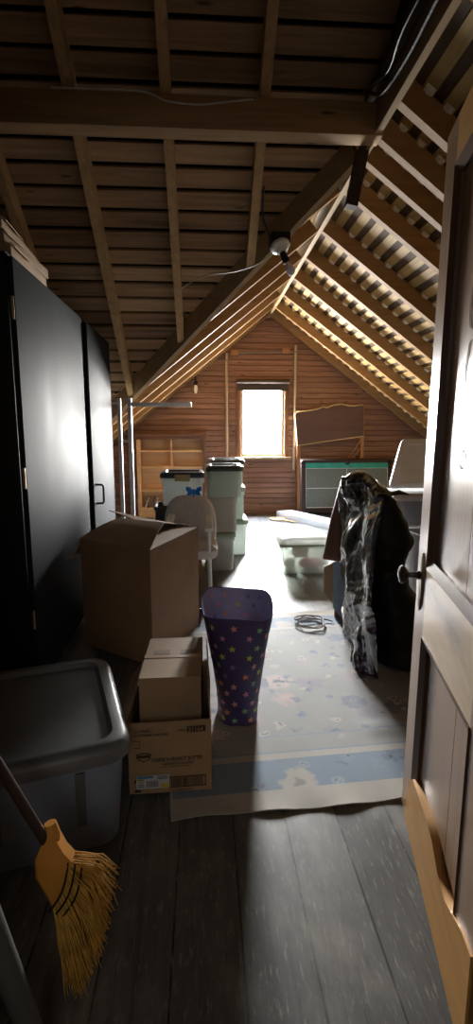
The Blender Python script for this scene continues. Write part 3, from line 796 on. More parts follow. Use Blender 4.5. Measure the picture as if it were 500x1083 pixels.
capo = sub(q, 'cap', M_BROOMCAP, bm_, 'orange plastic cap')
rb = random.Random(2)
q = MB()
s0, s1 = Vector((-0.338,0,0.335)), Vector((-0.387,0,0.212))
for k in range(620):
    f = rb.random()**0.9
    st = s0.lerp(s1, f); o = rb.uniform(-0.018, 0.018)
    # ends fan from the right side down to the floor
    ex = -0.245 - 0.09*f + rb.uniform(-0.02,0.02) - 0.02*max(0,f-.5)
    ez = max(0.004, 0.27*(1-f)**1.8 + rb.uniform(-0.02,0.03)) if f < 0.75 else 0.004 + rb.random()*0.02
    p0 = bpt(st.x, st.z, o); p2 = bpt(ex, ez, o*2.2 + rb.uniform(-0.01,0.01))
    p1 = p0.lerp(p2, 0.5) + Vector((0.012*(1-f) + rb.uniform(-0.01,0.01), rb.uniform(-0.006,0.006), 0.02*(1-f)))
    q.tube([p0, p1, p2], [0.0014,0.0013,0.0006], 4)
for k in range(26):                                             # stray straws
    f = rb.random(); st = s0.lerp(s1, f); p0 = bpt(st.x+0.04, st.z-0.05, 0)
    q.tube([p0, p0+Vector((rb.uniform(0.02,0.06), rb.uniform(0,0.05), rb.uniform(-0.02,0.05))), p0+Vector((rb.uniform(0.02,0.09), rb.uniform(0,0.08), rb.uniform(-0.06,0.03)))], 0.0009, 4)
sub(q, 'bristles', M_BRISTLE, bm_, 'frayed straw bristles')
for k in (0.012, 0.030, 0.048):
    q = MB(); dirv = Vector((0.93,0,-0.37))
    a, b = s0 + dirv*(k-0.02), s1 + dirv*(k-0.02)
    pts_ = [bpt(a.x,a.z,-0.022).lerp(bpt(b.x,b.z,-0.022), i/6) + Vector((0.010*math.sin(PI*i/6),-0.006*math.sin(PI*i/6),-0.006*math.sin(PI*i/6))) for i in range(7)]
    q.tube(pts_, 0.0025, 6); sub(q, 'stitching', M_BLACK, bm_)
# grey pole in the near left corner
q = MB(); q.tube([(-0.345,0.915,0.0), (-0.37,0.91,0.12), (-0.64,0.85,1.5)], 0.025, 16)
tag(sub(q, 'pole', M_GREYPOLE, None) if False else q.build('pole', M_GREYPOLE), 'smooth grey round pole leaning at the doorway, left of the broom', 'pole')

# ------------------------------------------------------------------ rug
q = MB(); HX, HY = 0.86, 1.0; nx, ny = 34, 40
cx, cy, rr_ = 0.66, 2.70, math.radians(4)
top = [[(-HX+2*HX*i/nx, -HY+2*HY*j/ny) for i in range(nx+1)] for j in range(ny+1)]
def rz_(x, y):
    z = 0.008 + 0.003*(noise.noise(Vector((x*3,y*3,1))))
    if y < -HY+0.06: z += 0.004*math.sin(x*23)*((-HY+0.06-y)/0.06)
    z += 0.010*math.exp(-((y+0.55-0.05*x)/0.018)**2)*max(0,math.sin((x+0.1)*4)) * (1 if 0<x<0.5 else 0)
    return max(0.005, z)
V = [[q.bm.verts.new((x + (0.006*math.sin(y*9)), y + (0.008*math.sin(x*7) if abs(y)>HY-0.01 else 0), rz_(x,y))) for x, y in row] for row in top]
for j in range(ny):
    for i in range(nx): q._f([V[j][i], V[j][i+1], V[j+1][i+1], V[j+1][i]])
r0 = bmesh.ops.extrude_face_region(q.bm, geom=list(q.bm.faces))
for v in [g for g in r0['geom'] if isinstance(g, bmesh.types.BMVert)]: v.co.z -= 0.0045
o = q.build('rug', M_RUG); o.location = (cx, cy, 0); o.rotation_euler = (0,0,rr_)
tag(o, 'worn blue and cream floral rug lying on the grey plank floor', 'rug')

# coil of cord lying on the rug
q = MB(); pts_ = []
for i in range(60):
    a = 2*PI*i/24; r = 0.085 + 0.012*math.sin(i*0.9) + 0.0004*i
    pts_.append((0.75 + r*math.cos(a), 3.45 + r*1.15*math.sin(a), 0.019 + 0.00022*i + 0.002*math.sin(i*1.3)))
pts_ += [(0.87,3.50,0.022), (0.92,3.47,0.018)]
q.tube(pts_, 0.0045, 6); tag(q.build('cord', plain('tan_cord', (0.3,0.24,0.2), 0.7)), 'loosely coiled thin cord lying on the far end of the rug', 'cord')

# ------------------------------------------------------------------ bags and boards right of the aisle
bg = thing('plastic_bag', 'crumpled shiny black plastic bag draped over boards beside the open door', 'bag', (1.2,3.2,0))
# dull mass of the bag
lev = [(0.016,1.0,1.62,2.66,3.42),(0.1,0.99,1.58,2.70,3.42),(0.19,1.0,1.46,2.76,3.42),(0.29,1.0,1.37,2.80,3.42),(0.46,1.01,1.27,2.86,3.40),(0.54,1.01,1.25,2.9,3.40),
 (0.60,1.02,1.31,2.99,3.42),(0.69,1.03,1.34,2.98,3.42),(0.78,1.03,1.30,3.0,3.40),(0.86,1.04,1.26,3.02,3.38),(0.94,1.03,1.235,3.05,3.36),(0.985,1.04,1.18,3.1,3.3),(1.0,1.07,1.14,3.15,3.25)]
q = MB(); n = 64; NZ = 56; rings = []
for j in range(NZ+1):
    z = 0.016 + (1.0-0.016)*j/NZ
    for (a, b) in zip(lev, lev[1:]):
        if a[0] <= z <= b[0]+1e-9: break
    f = (z-a[0])/(b[0]-a[0]); f = f*f*(3-2*f); x0, x1, y0, y1 = [a[i]+(b[i]-a[i])*f for i in range(1,5)]
    ring = []
    for k in range(n):
        t_ = 2*PI*k/n; c, s_ = math.cos(t_), math.sin(t_); e = 0.8
        p = Vector(((x0+x1)/2 + (x1-x0)/2*math.copysign(abs(c)**e, c), (y0+y1)/2 + (y1-y0)/2*math.copysign(abs(s_)**e, s_), z))
        pp = Vector((p.x*6+1, p.y*6, p.z*3))
        p += Vector((c, s_, 0))*(0.008 - 0.03*abs(noise.noise(pp)) - 0.012*abs(noise.noise(pp*2.7)))
        ring.append(p)
    rings.append(ring)
q.loft(rings); sub(q, 'bag_body', M_BAGDULL, bg)
# shiny crumpled film hanging down the bag's aisle side onto the floor
edge = [((0.909, 3.3, 1.078), (1.008, 3.1, 1.114)) ,
((0.923, 3.45, 0.9), (1.023, 2.86, 1.027)) ,
((0.963, 3.5, 0.689), (0.99, 2.78, 0.914)) ,
((0.973, 3.5, 0.412), (0.954, 2.72, 0.764)) ,
((1.023, 3.48, 0.205), (0.928, 2.68, 0.586)) ,
((0.982, 3.42, 0.1), (0.917, 2.66, 0.429)) ,
((0.945, 3.2, 0.003), (0.935, 2.64, 0.354)) ,
((0.921, 2.98, -0.028), (0.946, 2.62, 0.196)) ,
((0.921, 2.86, -0.039), (0.961, 2.6, -0.036)) ,]
def cr(P, t_):
    t_ = max(0, min(len(P)-1.0001, t_)); i = int(t_); f = t_-i
    a, b, c, d = [Vector(P[max(0, min(len(P)-1, i+k))]) for k in (-1,0,1,2)]
    return 0.5*((2*b) + (c-a)*f + (2*a-5*b+4*c-d)*f*f + (3*b-a-3*c+d)*f**3)
EL = [e[0] for e in edge]; ER = [e[1] for e in edge]
NV, NU = 110, 46; rows = []
for j in range(NV+1):
    t_ = j/NV*(len(edge)-1); a, b = cr(EL, t_), cr(ER, t_); r = []
    for k in range(NU+1):
        g = k/NU; p = a.lerp(b, g)
        nrm = Vector((-(a.y-b.y), -(b.x-a.x), 0)).normalized()
        w_ = math.sin(PI*g)
        pp = Vector((g*5.0, j/NV*3.2, 0.3)); wv = noise.noise(pp*0.8+Vector((5,2,1)))*0.8
        fold = abs(noise.noise(Vector((g*6+wv, j/NV*2.6+wv, 1.7)))) + 0.55*abs(noise.noise(Vector((g*13+wv*2, j/NV*5, 4.2)))) + 0.3*abs(noise.noise(Vector((g*24, j/NV*15, 2.2))))
        big = noise.noise(Vector((g*2.2+0.6*j/NV, j/NV*5.5-g*1.5, 6.1))); mid = noise.noise(Vector((g*5+wv, j/NV*9+g*2, 8.3)))
        p += nrm*(0.045*w_**0.6 + (0.085*big + 0.035*mid)*w_**0.7 - 0.03*fold*(0.25+0.75*w_))
        p.x += 0.007*noise.noise(Vector((j*0.35, g*3, 9))); p.z += 0.012*noise.noise(pp*2.2)
        p.z = max(p.z, 0.017)
        r.append(p)
    rows.append(r)
q = MB(); q.loft(rows, False, False, closed=False)
sub(q, 'bag_film', M_BAG, bg, 'shiny crumpled film', ang=75)
# hooded top and knotted neck
q = MB(); rows = []
for i in range(9):
    f = i/8; c = Vector((0.90+0.27*f, 3.20-0.06*f, 1.06+0.045*math.sin(PI*min(1,f*1.4))-0.08*f)); rr0 = 0.035+0.05*math.sin(PI*f)**0.7
    rows.append([c + Vector((0, math.cos(2*PI*k/18)*rr0*1.2, math.sin(2*PI*k/18)*rr0*0.8))*(1-0.35*abs(noise.noise(Vector((f*5, k*0.5, 3))))) for k in range(18)])
q.loft(rows); sub(q, 'hood', M_BAG, bg)
q = MB(); q.tube([(1.15,3.13,0.985), (1.18,3.12,0.99), (1.225,3.12,1.0), (1.29,3.13,0.985)], [0.03,0.014,0.016,0.004], 10); sub(q, 'tied_neck', M_BAG, bg)

q = MB(); q.prism([(0.955,3.56,0.012), (1.3,3.57,0.012), (1.3,3.57,0.98), (0.98,3.56,1.06), (0.905,3.56,0.75), (0.855,3.56,0.46), (0.955,3.56,0.44)], (0.006,0.03,0))
tag(q.build('board', M_BROWNBOARD), 'brown wooden board leaning upright behind the shiny black bag', 'board')
q = MB(); q.prism([(1.0,3.525,0.013), (1.05,3.525,0.013), (1.05,3.525,0.42), (0.96,3.525,0.45), (0.925,3.525,0.44), (0.935,3.525,0.10)], (0,0.012,0)); q.mi = 1
q.prism([(0.925,3.525,0.44), (0.86,3.525,0.41), (0.862,3.525,0.22), (0.93,3.525,0.13)], (0,0.012,0))
tag(q.build('cardboard_sheet', [M_BLUEGREY, M_CARD2]), 'piece of tan and blue-grey cardboard poking out left of the black bag', 'cardboard')

# stack of bins at the right
tote('grey_tote', 'light grey lidded tote on the floor, lowest in the stack behind the black bag', (1.93,4.32,0), 0.66, 0.46, 0.40, M_STEELTOTE, M_STEELTOTE, 0.05)
tote('white_bin', 'shallow white bin between two grey totes in the right-hand stack', (1.93,4.33,0.442), 0.56, 0.40, 0.13, M_WHITELID, M_WHITELID, -0.03, handles=False, lidh=0.02)
tote('dark_tote', 'dark grey tote with a wide flat lid, topmost bin of the right-hand stack', (1.91,4.33,0.597), 0.66, 0.46, 0.225, M_GREYLID, M_STEELTOTE, 0.04)
tote('open_bin', 'pale grey open plastic bin standing upright just behind the door knob', (1.69,3.62,0), 0.34, 0.32, 0.64, M_STEELTOTE, None, 0.1, taper=0.8, handles=False)
# white lid leaning on top of the stack
q = MB()
Ml = Matrix.Translation((1.90,4.42,0.868)) @ Matrix.Rotation(0.0, 4, 'Y') @ Matrix.Rotation(-0.22, 4, 'X') @ Matrix.Rotation(PI/2, 4, 'X')
def tl(r): return [Ml @ Vector((v.x*(1-0.5*v.y/0.44), v.y, v.z)) for v in r]
q.loft([tl(rrect(0.0,0.22,0.0,0.54,0.44,0.05)), tl(rrect(0.0,0.22,0.022,0.54,0.44,0.05)), tl(rrect(0.0,0.22,0.03,0.45,0.41,0.045)), tl(rrect(0.0,0.22,0.03,0.39,0.35,0.04)), tl(rrect(0.0,0.22,0.02,0.37,0.33,0.04))])
tag(q.build('bin_lid', M_WHITELID), 'white tapered plastic bin lid propped upright on the dark grey tote', 'lid')

# clear tote on the right of the aisle with things in it
tote('clear_tote', 'clear plastic tote with a bright white green-rimmed lid in the aisle', (0.985,4.93,0), 0.50, 0.40, 0.30, M_CLEAR, M_WHITETOTE, 0.0, lidh=0.045, recess=False, lidlabel='white domed lid')
q = MB(); q.loft([rrect(0.985,4.93,0.272,0.522,0.422,0.06), rrect(0.985,4.93,0.292,0.522,0.422,0.06), rrect(0.985,4.93,0.292,0.50,0.40,0.056), rrect(0.985,4.93,0.272,0.50,0.40,0.056)], False, False)
o = q.build('rim', M_GREENLID); o.parent = bpy.data.objects['clear_tote']; o.matrix_parent_inverse = Matrix.Translation((-0.985,-4.93,0)); o['label'] = 'sage green rim'
q = MB(); q.box((0.88,4.84,0.14), (1.02,4.98,0.255), 0.004); q.mi = 1; q.box((0.90,4.838,0.17), (0.96,4.84,0.22))
tag(q.build('paper_packet', [M_PAPER, M_GOLDLATCH]), 'cream paper packet inside the clear tote', 'packet')
def lump(name, c, r, m, label, seed):
    q = MB(); rings = []
    for i in range(1, 10):
        t_ = PI*i/10; rg = []
        for k in range(20):
            a = 2*PI*k/20; d_ = Vector((math.sin(t_)*math.cos(a), math.sin(t_)*math.sin(a), math.cos(t_)))
            s_ = 1 + 0.22*noise.noise(d_*2.6+Vector((seed,0,0)))
            rg.append(Vector(c) + Vector((d_.x*r[0], d_.y*r[1], d_.z*r[2]))*s_)
        rings.append(rg)
    q.loft(rings); return tag(q.build(name, m), label, 'cloth')
lump('folded_cloth', (1.06,4.90,0.068), (0.12,0.09,0.052), M_PINK, 'folded pink cloth at the bottom of the clear tote', 3)
lump('folded_cloth', (0.845,4.90,0.066), (0.055,0.09,0.05), M_PAPER, 'pale crumpled cloth in the left of the clear tote', 8)

# long white panel and painted paddle on the floor, far right
q = MB()
pa = [(1.15,7.98),(1.40,8.10),(1.98,6.94),(1.73,6.82)]
q.loft([[Vector((x,y,0.004)) for x,y in pa], [Vector((x,y,0.085)) for x,y in pa], [Vector((x+(1.65-x)*0.02,y+(7.4-y)*0.02,0.095)) for x,y in pa]])
tag(q.build('laminate_panel', M_WHITEBOARD), 'long white laminate panel lying flat on the floor before the games table', 'panel')
q = MB(); c = Vector((1.13,7.72,0.004))
disc = [c + Vector((0.125*math.cos(a), 0.155*math.sin(a), 0)) for a in [2*PI*i/26 for i in range(26)]]
q.prism(disc, (0,0,0.016)); 
pd = thing('paddle', 'round wooden paddle with painted face lying on the floor by the white panel', 'paddle', (1.13,7.72,0))
sub(q, 'blade', wood('paddle_wood', (0.45,0.28,0.12), 'x', 0.5), pd)
q = MB(); q.bar((1.20,7.61,0.005), (1.35,7.40,0.005), 0.04, 0.014); sub(q, 'handle', wood('paddle_handle_wood', (0.45,0.28,0.12), 'x', 0.5), pd)
q = MB()
for k, (dx, dy) in enumerate(((-0.04,0.03),(0.03,0.05),(0.02,-0.05))):
    q.mi = k; q.poly([c + Vector((dx+0.035*math.cos(a), dy+0.04*math.sin(a), 0.0168)) for a in [2*PI*i/12 for i in range(12)]])
sub(q, 'painted_face', [plain('paint_red', (0.5,0.08,0.06), 0.5), plain('paint_white', (0.7,0.7,0.65), 0.5), M_BLUE], pd)

# ------------------------------------------------------------------ games table on its side, headboard behind
gt = thing('games_table', 'folding games table stood on its side at the far wall, grey top with teal edge', 'table', (2.2,7.85,0))
tilt = 0.16
def gp(u, v, o=0.0):   # u along the table, v up it, o towards the room
    base = Vector((1.555, 7.90, 0.11)).lerp(Vector((2.99, 7.94, 0.11)), u/1.4)
    return base + Vector((0, v*math.sin(tilt) - o*math.cos(tilt), v*math.cos(tilt) - o*math.sin(tilt)))
def gslab(q, u0, u1, v0, v1, o0, o1): q.loft([[gp(u0,v0,o), gp(u1,v0,o), gp(u1,v1,o), gp(u0,v1,o)] for o in (o0, o1)])
q = MB(); gslab(q, 0.05,1.36,0.04,0.67,-0.05,0.0); top_ = sub(q, 'table_top', M_SLATE, gt)
q = MB()
for a in ((0.05,1.36,0.04,0.05),(0.05,1.36,0.345,0.353),(0.05,0.058,0.04,0.67),(0.70,0.708,0.04,0.67),(1.352,1.36,0.04,0.67),(0.05,1.36,0.662,0.67)): gslab(q, *a, 0.0, 0.0015)
sub(q, 'court_line', M_LINE, top_, 'white court lines')
q = MB(); gslab(q, 0.03,1.38,0.67,0.755,-0.05,0.012); sub(q, 'cushion', M_TEAL, gt, 'teal green felt cushion')
q = MB(); gslab(q, -0.015,0.05,-0.02,0.80,-0.09,0.02); gslab(q, 1.36,1.42,-0.02,0.80,-0.09,0.02); gslab(q, 0.05,1.36,0.755,0.80,-0.09,0.02); gslab(q, 0.05,1.36,-0.02,0.04,-0.09,0.02)
sub(q, 'side_rail', wood('dark_rail_wood', (0.035,0.022,0.022), 'x', 0.4), gt)
for u in (0.0, 0.70, 1.38):
    q = MB(); q.lathe([(0.005,0),(0.04,0.0),(0.042,0.02),(0.036,0.03),(0.005,0.032)], Matrix.Translation(gp(u+0.01,0.765,0.018)) @ Matrix.Rotation(PI/2+tilt, 4, 'X'), 16); sub(q, 'corner_pocket', M_BLACK, gt)
for u in (0.12, 1.28):
    q = MB(); q.bar(gp(u,-0.115,-0.03), gp(u,-0.02,-0.03), 0.06, 0.05, up=(0,-1,0)); sub(q, 'foot', M_BLACK, gt)

hb = thing('headboard', 'dark bed headboard with gilt scalloped top leaning on the far wall above the games table', 'headboard', (2.05,8.2,0))
Y0 = 8.2
lean = lambda z: 8.10 + (z)*0.082
prof = [(1.50,1.12),(2.585,1.27),(2.575,1.765),(2.50,1.765),(2.42,1.75),(2.34,1.752),(2.22,1.78),(2.10,1.768),(1.98,1.72),(1.92,1.735),(1.82,1.70),(1.70,1.675),(1.58,1.662),(1.50,1.65),(1.475,1.63),(1.462,1.60)]
q = MB(); q.loft([[Vector((x, lean(z)+o, z)) for x, z in prof] for o in (0.0, 0.03)]); sub(q, 'panel', M_HEAD, hb)
q = MB()
q.tube([Vector((x, lean(z)-0.004, z)) for x, z in prof[2:]+prof[:1]], 0.011, 6)
q.tube([Vector((x, lean(z)-0.004, z)) for x, z in prof[:2]], 0.008, 6)
sub(q, 'gilt_border', M_GILT, hb, 'gilt edging')
for x in (1.535, 2.575):
    q = MB(); q.bar((x, lean(0)+0.03, 0.003), (x, lean(1.72)+0.03, 1.72 if x > 2 else 1.6), 0.055, 0.035, up=(0,1,0)); sub(q, 'leg', M_HEADLEG, hb)
q = MB(); q.bar((2.33, lean(0.9)+0.02, 0.90), (2.56, lean(1.22)+0.02, 1.22), 0.02, 0.02, up=(0,1,0)); sub(q, 'brace', M_HEADLEG, hb)
q = MB(); q.bar((2.40, lean(0.9)+0.02, 0.90), (2.57, lean(1.10)+0.02, 1.10), 0.02, 0.02, up=(0,1,0)); sub(q, 'brace', M_HEADLEG, hb)

# ------------------------------------------------------------------ bookcase
bk = thing('bookcase', 'low honey brown open bookcase with divided shelves against the far wall', 'bookcase', (-0.5,8.15,0))
x0, x1, yf, ybk, H = -1.03, 0.03, 7.98, 8.29, 1.31
q = MB(); q.box((x0-0.03,yf-0.03,H-0.05), (x1+0.03,ybk,H), 0.006); q.box((x0-0.015,yf-0.015,H-0.085), (x1+0.015,ybk,H-0.05), 0.006); sub(q, 'top', M_SHELFDARK, bk)
q = MB(); q.box((x0,yf,0.003), (x0+0.055,ybk,H-0.085), 0.003); sub(q, 'side_panel', M_SHELF, bk)
q = MB(); q.box((x1-0.045,yf,0.003), (x1,ybk,H-0.085), 0.003); sub(q, 'side_panel', M_SHELFDARK, bk)
q = MB(); q.box((x0+0.055,ybk-0.015,0.09), (x1-0.045,ybk-0.002,H-0.085)); sub(q, 'back_panel', M_SHELF, bk)
for z in (1.045, 0.79, 0.43, 0.15):
    q = MB(); q.box((x0+0.055,yf+0.01 if z<0.6 else yf+0.05,z-0.014), (x1-0.045,ybk-0.015,z+0.014), 0.002); sub(q, 'shelf', M_SHELF, bk)
q = MB(); q.box((-0.51,yf+0.05,0.804), (-0.485,ybk-0.015,1.031)); q.box((-0.51,yf+0.05,1.059), (-0.485,ybk-0.015,H-0.085)); sub(q, 'divider', M_SHELF, bk)
q = MB(); q.box((x0+0.02,yf+0.02,0.003), (x1-0.02,ybk-0.02,0.136)); sub(q, 'base', M_SHELF, bk)
colsb = [(0.5,0.48,0.46),(0.12,0.13,0.2),(0.45,0.42,0.38),(0.3,0.08,0.07),(0.5,0.5,0.5)]
lb = ['pale slim book leaning leftmost on the lowest bookcase shelf', 'dark blue slim book leaning second on the lowest bookcase shelf', 'cream slim book leaning in the middle of the lowest bookcase shelf', 'red slim book leaning fourth on the lowest bookcase shelf', 'white slim book leaning rightmost on the lowest bookcase shelf']
for i in range(5):
    o = thing('book', lb[i], 'book', (-0.93+0.075*i, 8.09, 0.167), 0, 'books on the lowest bookcase shelf'); o.rotation_euler = (0, 0.35+0.05*(i%2), 0)
    q = MB(); q.box((0,-0.07,0), (0.018,0.07,0.17)); q.box((0.001,-0.068,0.002), (0.017,0.072,0.168)); e = q.build('cover', plain('book_cover', colsb[i], 0.6)); e.parent = o

# ------------------------------------------------------------------ metal frame beside the wardrobe
mf = thing('metal_frame', 'galvanized steel bed rail frame standing upright beyond the black wardrobe', 'frame', (-0.78,5.2,0))
q = MB(); q.box((-0.845,5.19,0.004), (-0.81,5.225,1.685), 0.003); sub(q, 'post', M_STEEL, mf)
q = MB(); q.box((-0.745,5.18,0.004), (-0.705,5.22,1.69), 0.003); sub(q, 'post', M_STEEL, mf)
q = MB(); q.box((-0.81,5.195,1.255), (-0.745,5.22,1.28), 0.003); sub(q, 'link', M_STEEL, mf)
q = MB(); q.box((-0.81,5.195,0.35), (-0.745,5.22,0.375), 0.003); sub(q, 'link', M_STEEL, mf)
q = MB(); q.box((-0.705,5.185,1.61), (-0.30,5.215,1.65), 0.003); sub(q, 'rail', M_STEEL, mf)
q = MB(); q.box((-0.30,5.18,1.606), (-0.115,5.22,1.654), 0.003); sub(q, 'rail_sleeve', plain('pale_zinc', (0.8,0.82,0.83), 0.4, metal=0.2), mf)
q = MB(); q.box((-0.90,5.20,1.63), (-0.845,5.22,1.65), 0.003); q.lathe([(0.003,0),(0.014,0),(0.014,0.012),(0.003,0.014)], Matrix.Translation((-0.905,5.18,1.64)) @ Matrix.Rotation(PI/2,4,'X'), 12); sub(q, 'hook_plate', M_STEEL, mf)

# ------------------------------------------------------------------ stacked totes left of the aisle
tote('grey_storage_tote', 'clear tote with sage green lid, lowest of the front stack by the chair', (0.145,5.08,0), 0.31, 0.40, 0.36, M_CLEAR, M_GREENLID, 0.0, lidh=0.03)
lump('folded_cloth', (0.145,5.07,0.15), (0.105,0.14,0.12), plain('violet_cloth', (0.25,0.2,0.42), 0.9), 'violet cloth bundle inside the lowest tote of the front stack', 5)
tote('beige_tote', 'solid warm grey tote in the middle of the front stack beside the chair', (0.165,5.06,0.396), 0.32, 0.40, 0.34, m_translucent('warm_grey_plastic', (0.62,0.6,0.54), 0.4), None, 0.0, taper=0.9)
tote('black_lidded_tote', 'grey-green tote with open black rim, topmost of the front stack beside the chair', (0.198,5.06,0.737), 0.35, 0.42, 0.275, M_PALEGREEN, M_BLACKLID, 0.0, lidh=0.03, lidlabel='black recessed lid')
tote('pale_tote', 'milky white tote with green lid on the floor, lowest of the rear stack', (0.30,5.72,0), 0.36, 0.40, 0.37, M_WHITETOTE, M_GREENLID, 0.0, lidh=0.03)
tote('pale_tote', 'milky green tote with grey lid in the middle of the rear stack', (0.27,5.72,0.404), 0.36, 0.40, 0.33, M_PALEGREEN, M_STEELTOTE, 0.0, lidh=0.03)
tote('pale_tote', 'milky tote with black lid, topmost of the rear stack', (0.25,5.72,0.77), 0.38, 0.40, 0.26, M_PALEGREEN, M_BLACKLID, 0.0, lidh=0.03)
# tote with a navy lid, on a carton and a dark tote behind the chair
q = MB(); wallbox(q, [Vector((-0.48,4.62,0)), Vector((-0.03,4.62,0)), Vector((-0.03,5.02,0)), Vector((-0.48,5.02,0))], 0.36); q.box((-0.48,4.62,0.352), (-0.03,5.02,0.36))
tag(q.build('carton', M_CARD), 'closed brown carton on the floor behind the chair, under the totes', 'box')
tote('brown_bin', 'dark brown bin behind the chair under the navy-lidded tote', (-0.235,4.82,0.362), 0.46, 0.38, 0.325, plain('dark_brown_plastic', (0.05,0.033,0.025), 0.5), None, 0.0, handles=False, taper=0.96)
tote('navy_lidded_tote', 'milky translucent tote with navy lid and yellow latch, topmost behind the chair', (-0.195,4.83,0.69), 0.40, 0.36, 0.28, M_WHITETOTE, M_NAVYLID, 0.0, lidh=0.03, latch=M_GOLDLATCH, lidlabel='navy blue lid')

# ------------------------------------------------------------------ upholstered armchair
RUGTOP = 0.0125
for o_ in (bpy.data.objects['cracker_carton'], bpy.data.objects['small_box'], bpy.data.objects['laundry_hamper']): o_.location.z += RUGTOP
bb.location.z += RUGTOP
ch = thing('armchair', 'beige mottled upholstered armchair with pale plastic arms between the big box and the totes', 'chair', (-0.13,4.0,0), 0)
CHY = 0.12
q = MB(); rings = []
outl = []
for i in range(33):
    t_ = PI*i/32
    outl.append((0.225*math.copysign(abs(math.cos(t_))**0.6, math.cos(t_)), 0.52 + 0.31*abs(math.sin(t_))**0.75))
outl = [(0.20,0.33),(0.215,0.42)] + outl + [(-0.215,0.42),(-0.20,0.33)]
cx_ = -0.12
def bk_(x, z, o, k): 
    zc_ = 0.58
    return Vector((cx_ + x*k, 4.20 + 0.10*(z-0.4) + o - 0.16*(1-(x/0.24)**2)*0 + 0.35*x*x, zc_ + (z-zc_)*k))
q.loft([[bk_(x,z,-0.045,0.82) for x,z in outl], [bk_(x,z,-0.035,0.94) for x,z in outl], [bk_(x,z,-0.01,1.0) for x,z in outl], [bk_(x,z,0.03,1.0) for x,z in outl], [bk_(x,z,0.05,0.93) for x,z in outl]])
sub(q, 'backrest', M_UPHOL, ch)
q = MB(); q.loft([rrect(cx_,3.98,0.38,0.40,0.40,0.06), rrect(cx_,3.98,0.40,0.44,0.44,0.07), rrect(cx_,3.98,0.45,0.45,0.45,0.08), rrect(cx_,3.98,0.475,0.40,0.40,0.09)]); sub(q, 'seat', M_UPHOL, ch)
for s in (-1, 1):
    X = cx_ + s*0.155
    q = MB(); q.loft([[Vector((X-0.032, y, z)), Vector((X+0.032, y, z)), Vector((X+0.026, y, z+0.024)), Vector((X-0.026, y, z+0.024))] for y, z in ((3.70,0.62),(3.74,0.645),(3.95,0.665),(4.16,0.66))]); arm = sub(q, 'armrest', M_WHITELID, ch, 'white plastic armrest')
    for tp in ([(X,3.74,0.645), (X,3.745,0.55), (X,3.78,0.43)], [(X,4.12,0.655), (X,4.14,0.5), (X,4.12,0.42)]):
        q = MB(); q.tube(tp, 0.015, 10); sub(q, 'arm_support', M_CHAIRFRAME, arm)
    for y0, y1 in ((3.82,3.74), (4.12,4.22)):
        q = MB(); q.tube([(X,y0,0.40), (X+s*0.012,y1,0.003)], [0.018,0.014], 10); sub(q, 'leg', M_CHAIRFRAME, ch)
    q = MB(); q.box((X-0.012,3.80,0.355), (X+0.012,4.16,0.385), 0.003); sub(q, 'seat_rail', M_CHAIRFRAME, ch)
ch.location.y += CHY
# blue bow clip on top of the backrest
bw = thing('bow', 'bright blue plastic butterfly-shaped bow perched on the beige chair back', 'bow', (-0.09,4.20,0.83))
q = MB()
for s in (-1, 1):
    pr_ = [(0,0),(s*0.03,0.042),(s*0.062,0.05),(s*0.068,0.02),(s*0.05,0.002),(s*0.06,-0.02),(s*0.04,-0.03),(s*0.015,-0.022)]
    q.loft([[Vector((-0.085+x*k, 4.155+o-abs(x)*0.3, 0.868+z*k)) for x, z in pr_] for k, o in ((0.85,-0.008),(1,0),(0.85,0.008))])
sub(q, 'wing', M_BLUE, bw)
q = MB(); q.tube([(-0.085,4.15,0.83), (-0.085,4.15,0.895)], [0.008,0.011], 10); sub(q, 'knot', M_BLUE, bw); bw.location.y += CHY

# ------------------------------------------------------------------ poles, pipe and lamp holder on the far wall
def pole(name, x, z0, z1, label):
    q = MB(); q.tube([(x,YB-0.035,z0), (x+0.004,YB-0.035,(z0+z1)/2), (x,YB-0.035,z1)], 0.022, 12)
    o = thing(name, label, 'pole', (x,YB-0.03,z0)); sub(q, 'pole', M_CONDUIT, o)
    for z in (z1-0.12, z0+0.35):
        q = MB(); q.box((x-0.035,YB-0.058,z), (x+0.035,YB-0.001,z+0.02), 0.003); sub(q, 'clip', M_PIPE, o)
pole('wall_pole', 0.372, 0.003, 2.56, 'whitish vertical pole on the far wall left of the window')
pole('wall_pole', 1.468, 0.72, 2.69, 'whitish vertical pole on the far wall right of the window')
pp = thing('pipe', 'horizontal pipe with wooden end blocks on the far wall above the window', 'pipe', (0.9,YB,2.56))
q = MB(); q.tube([(0.40,YB-0.04,2.55), (1.43,YB-0.04,2.585)], 0.012, 10); sub(q, 'rod', M_PIPE, pp)
for x in (0.50, 1.31):
    q = MB(); q.box((x-0.06,YB-0.075,2.525+0.035*(x-0.4)), (x+0.06,YB-0.001,2.60+0.035*(x-0.4)), 0.005); sub(q, 'end_block', M_BLOCK, pp)
lp = thing('lamp_holder', 'small white lamp holder hanging from a slope rafter before the far wall', 'lamp', (-0.115,8.2,2.1))
q = MB(); q.tube([(-0.115,8.24,2.20), (-0.113,8.24,2.12)], 0.01, 8); q.lathe([(0.022,0.0),(0.03,0.02),(0.03,0.06),(0.012,0.07)], Matrix.Translation((-0.113,8.24,2.06)), 14); sub(q, 'socket', M_BLACK, lp)
q = MB(); q.lathe([(0.004,-0.13),(0.018,-0.115),(0.027,-0.08),(0.029,-0.04),(0.02,0.0)], Matrix.Translation((-0.113,8.24,2.06)), 14); sub(q, 'tube', M_PORCELAIN, lp)

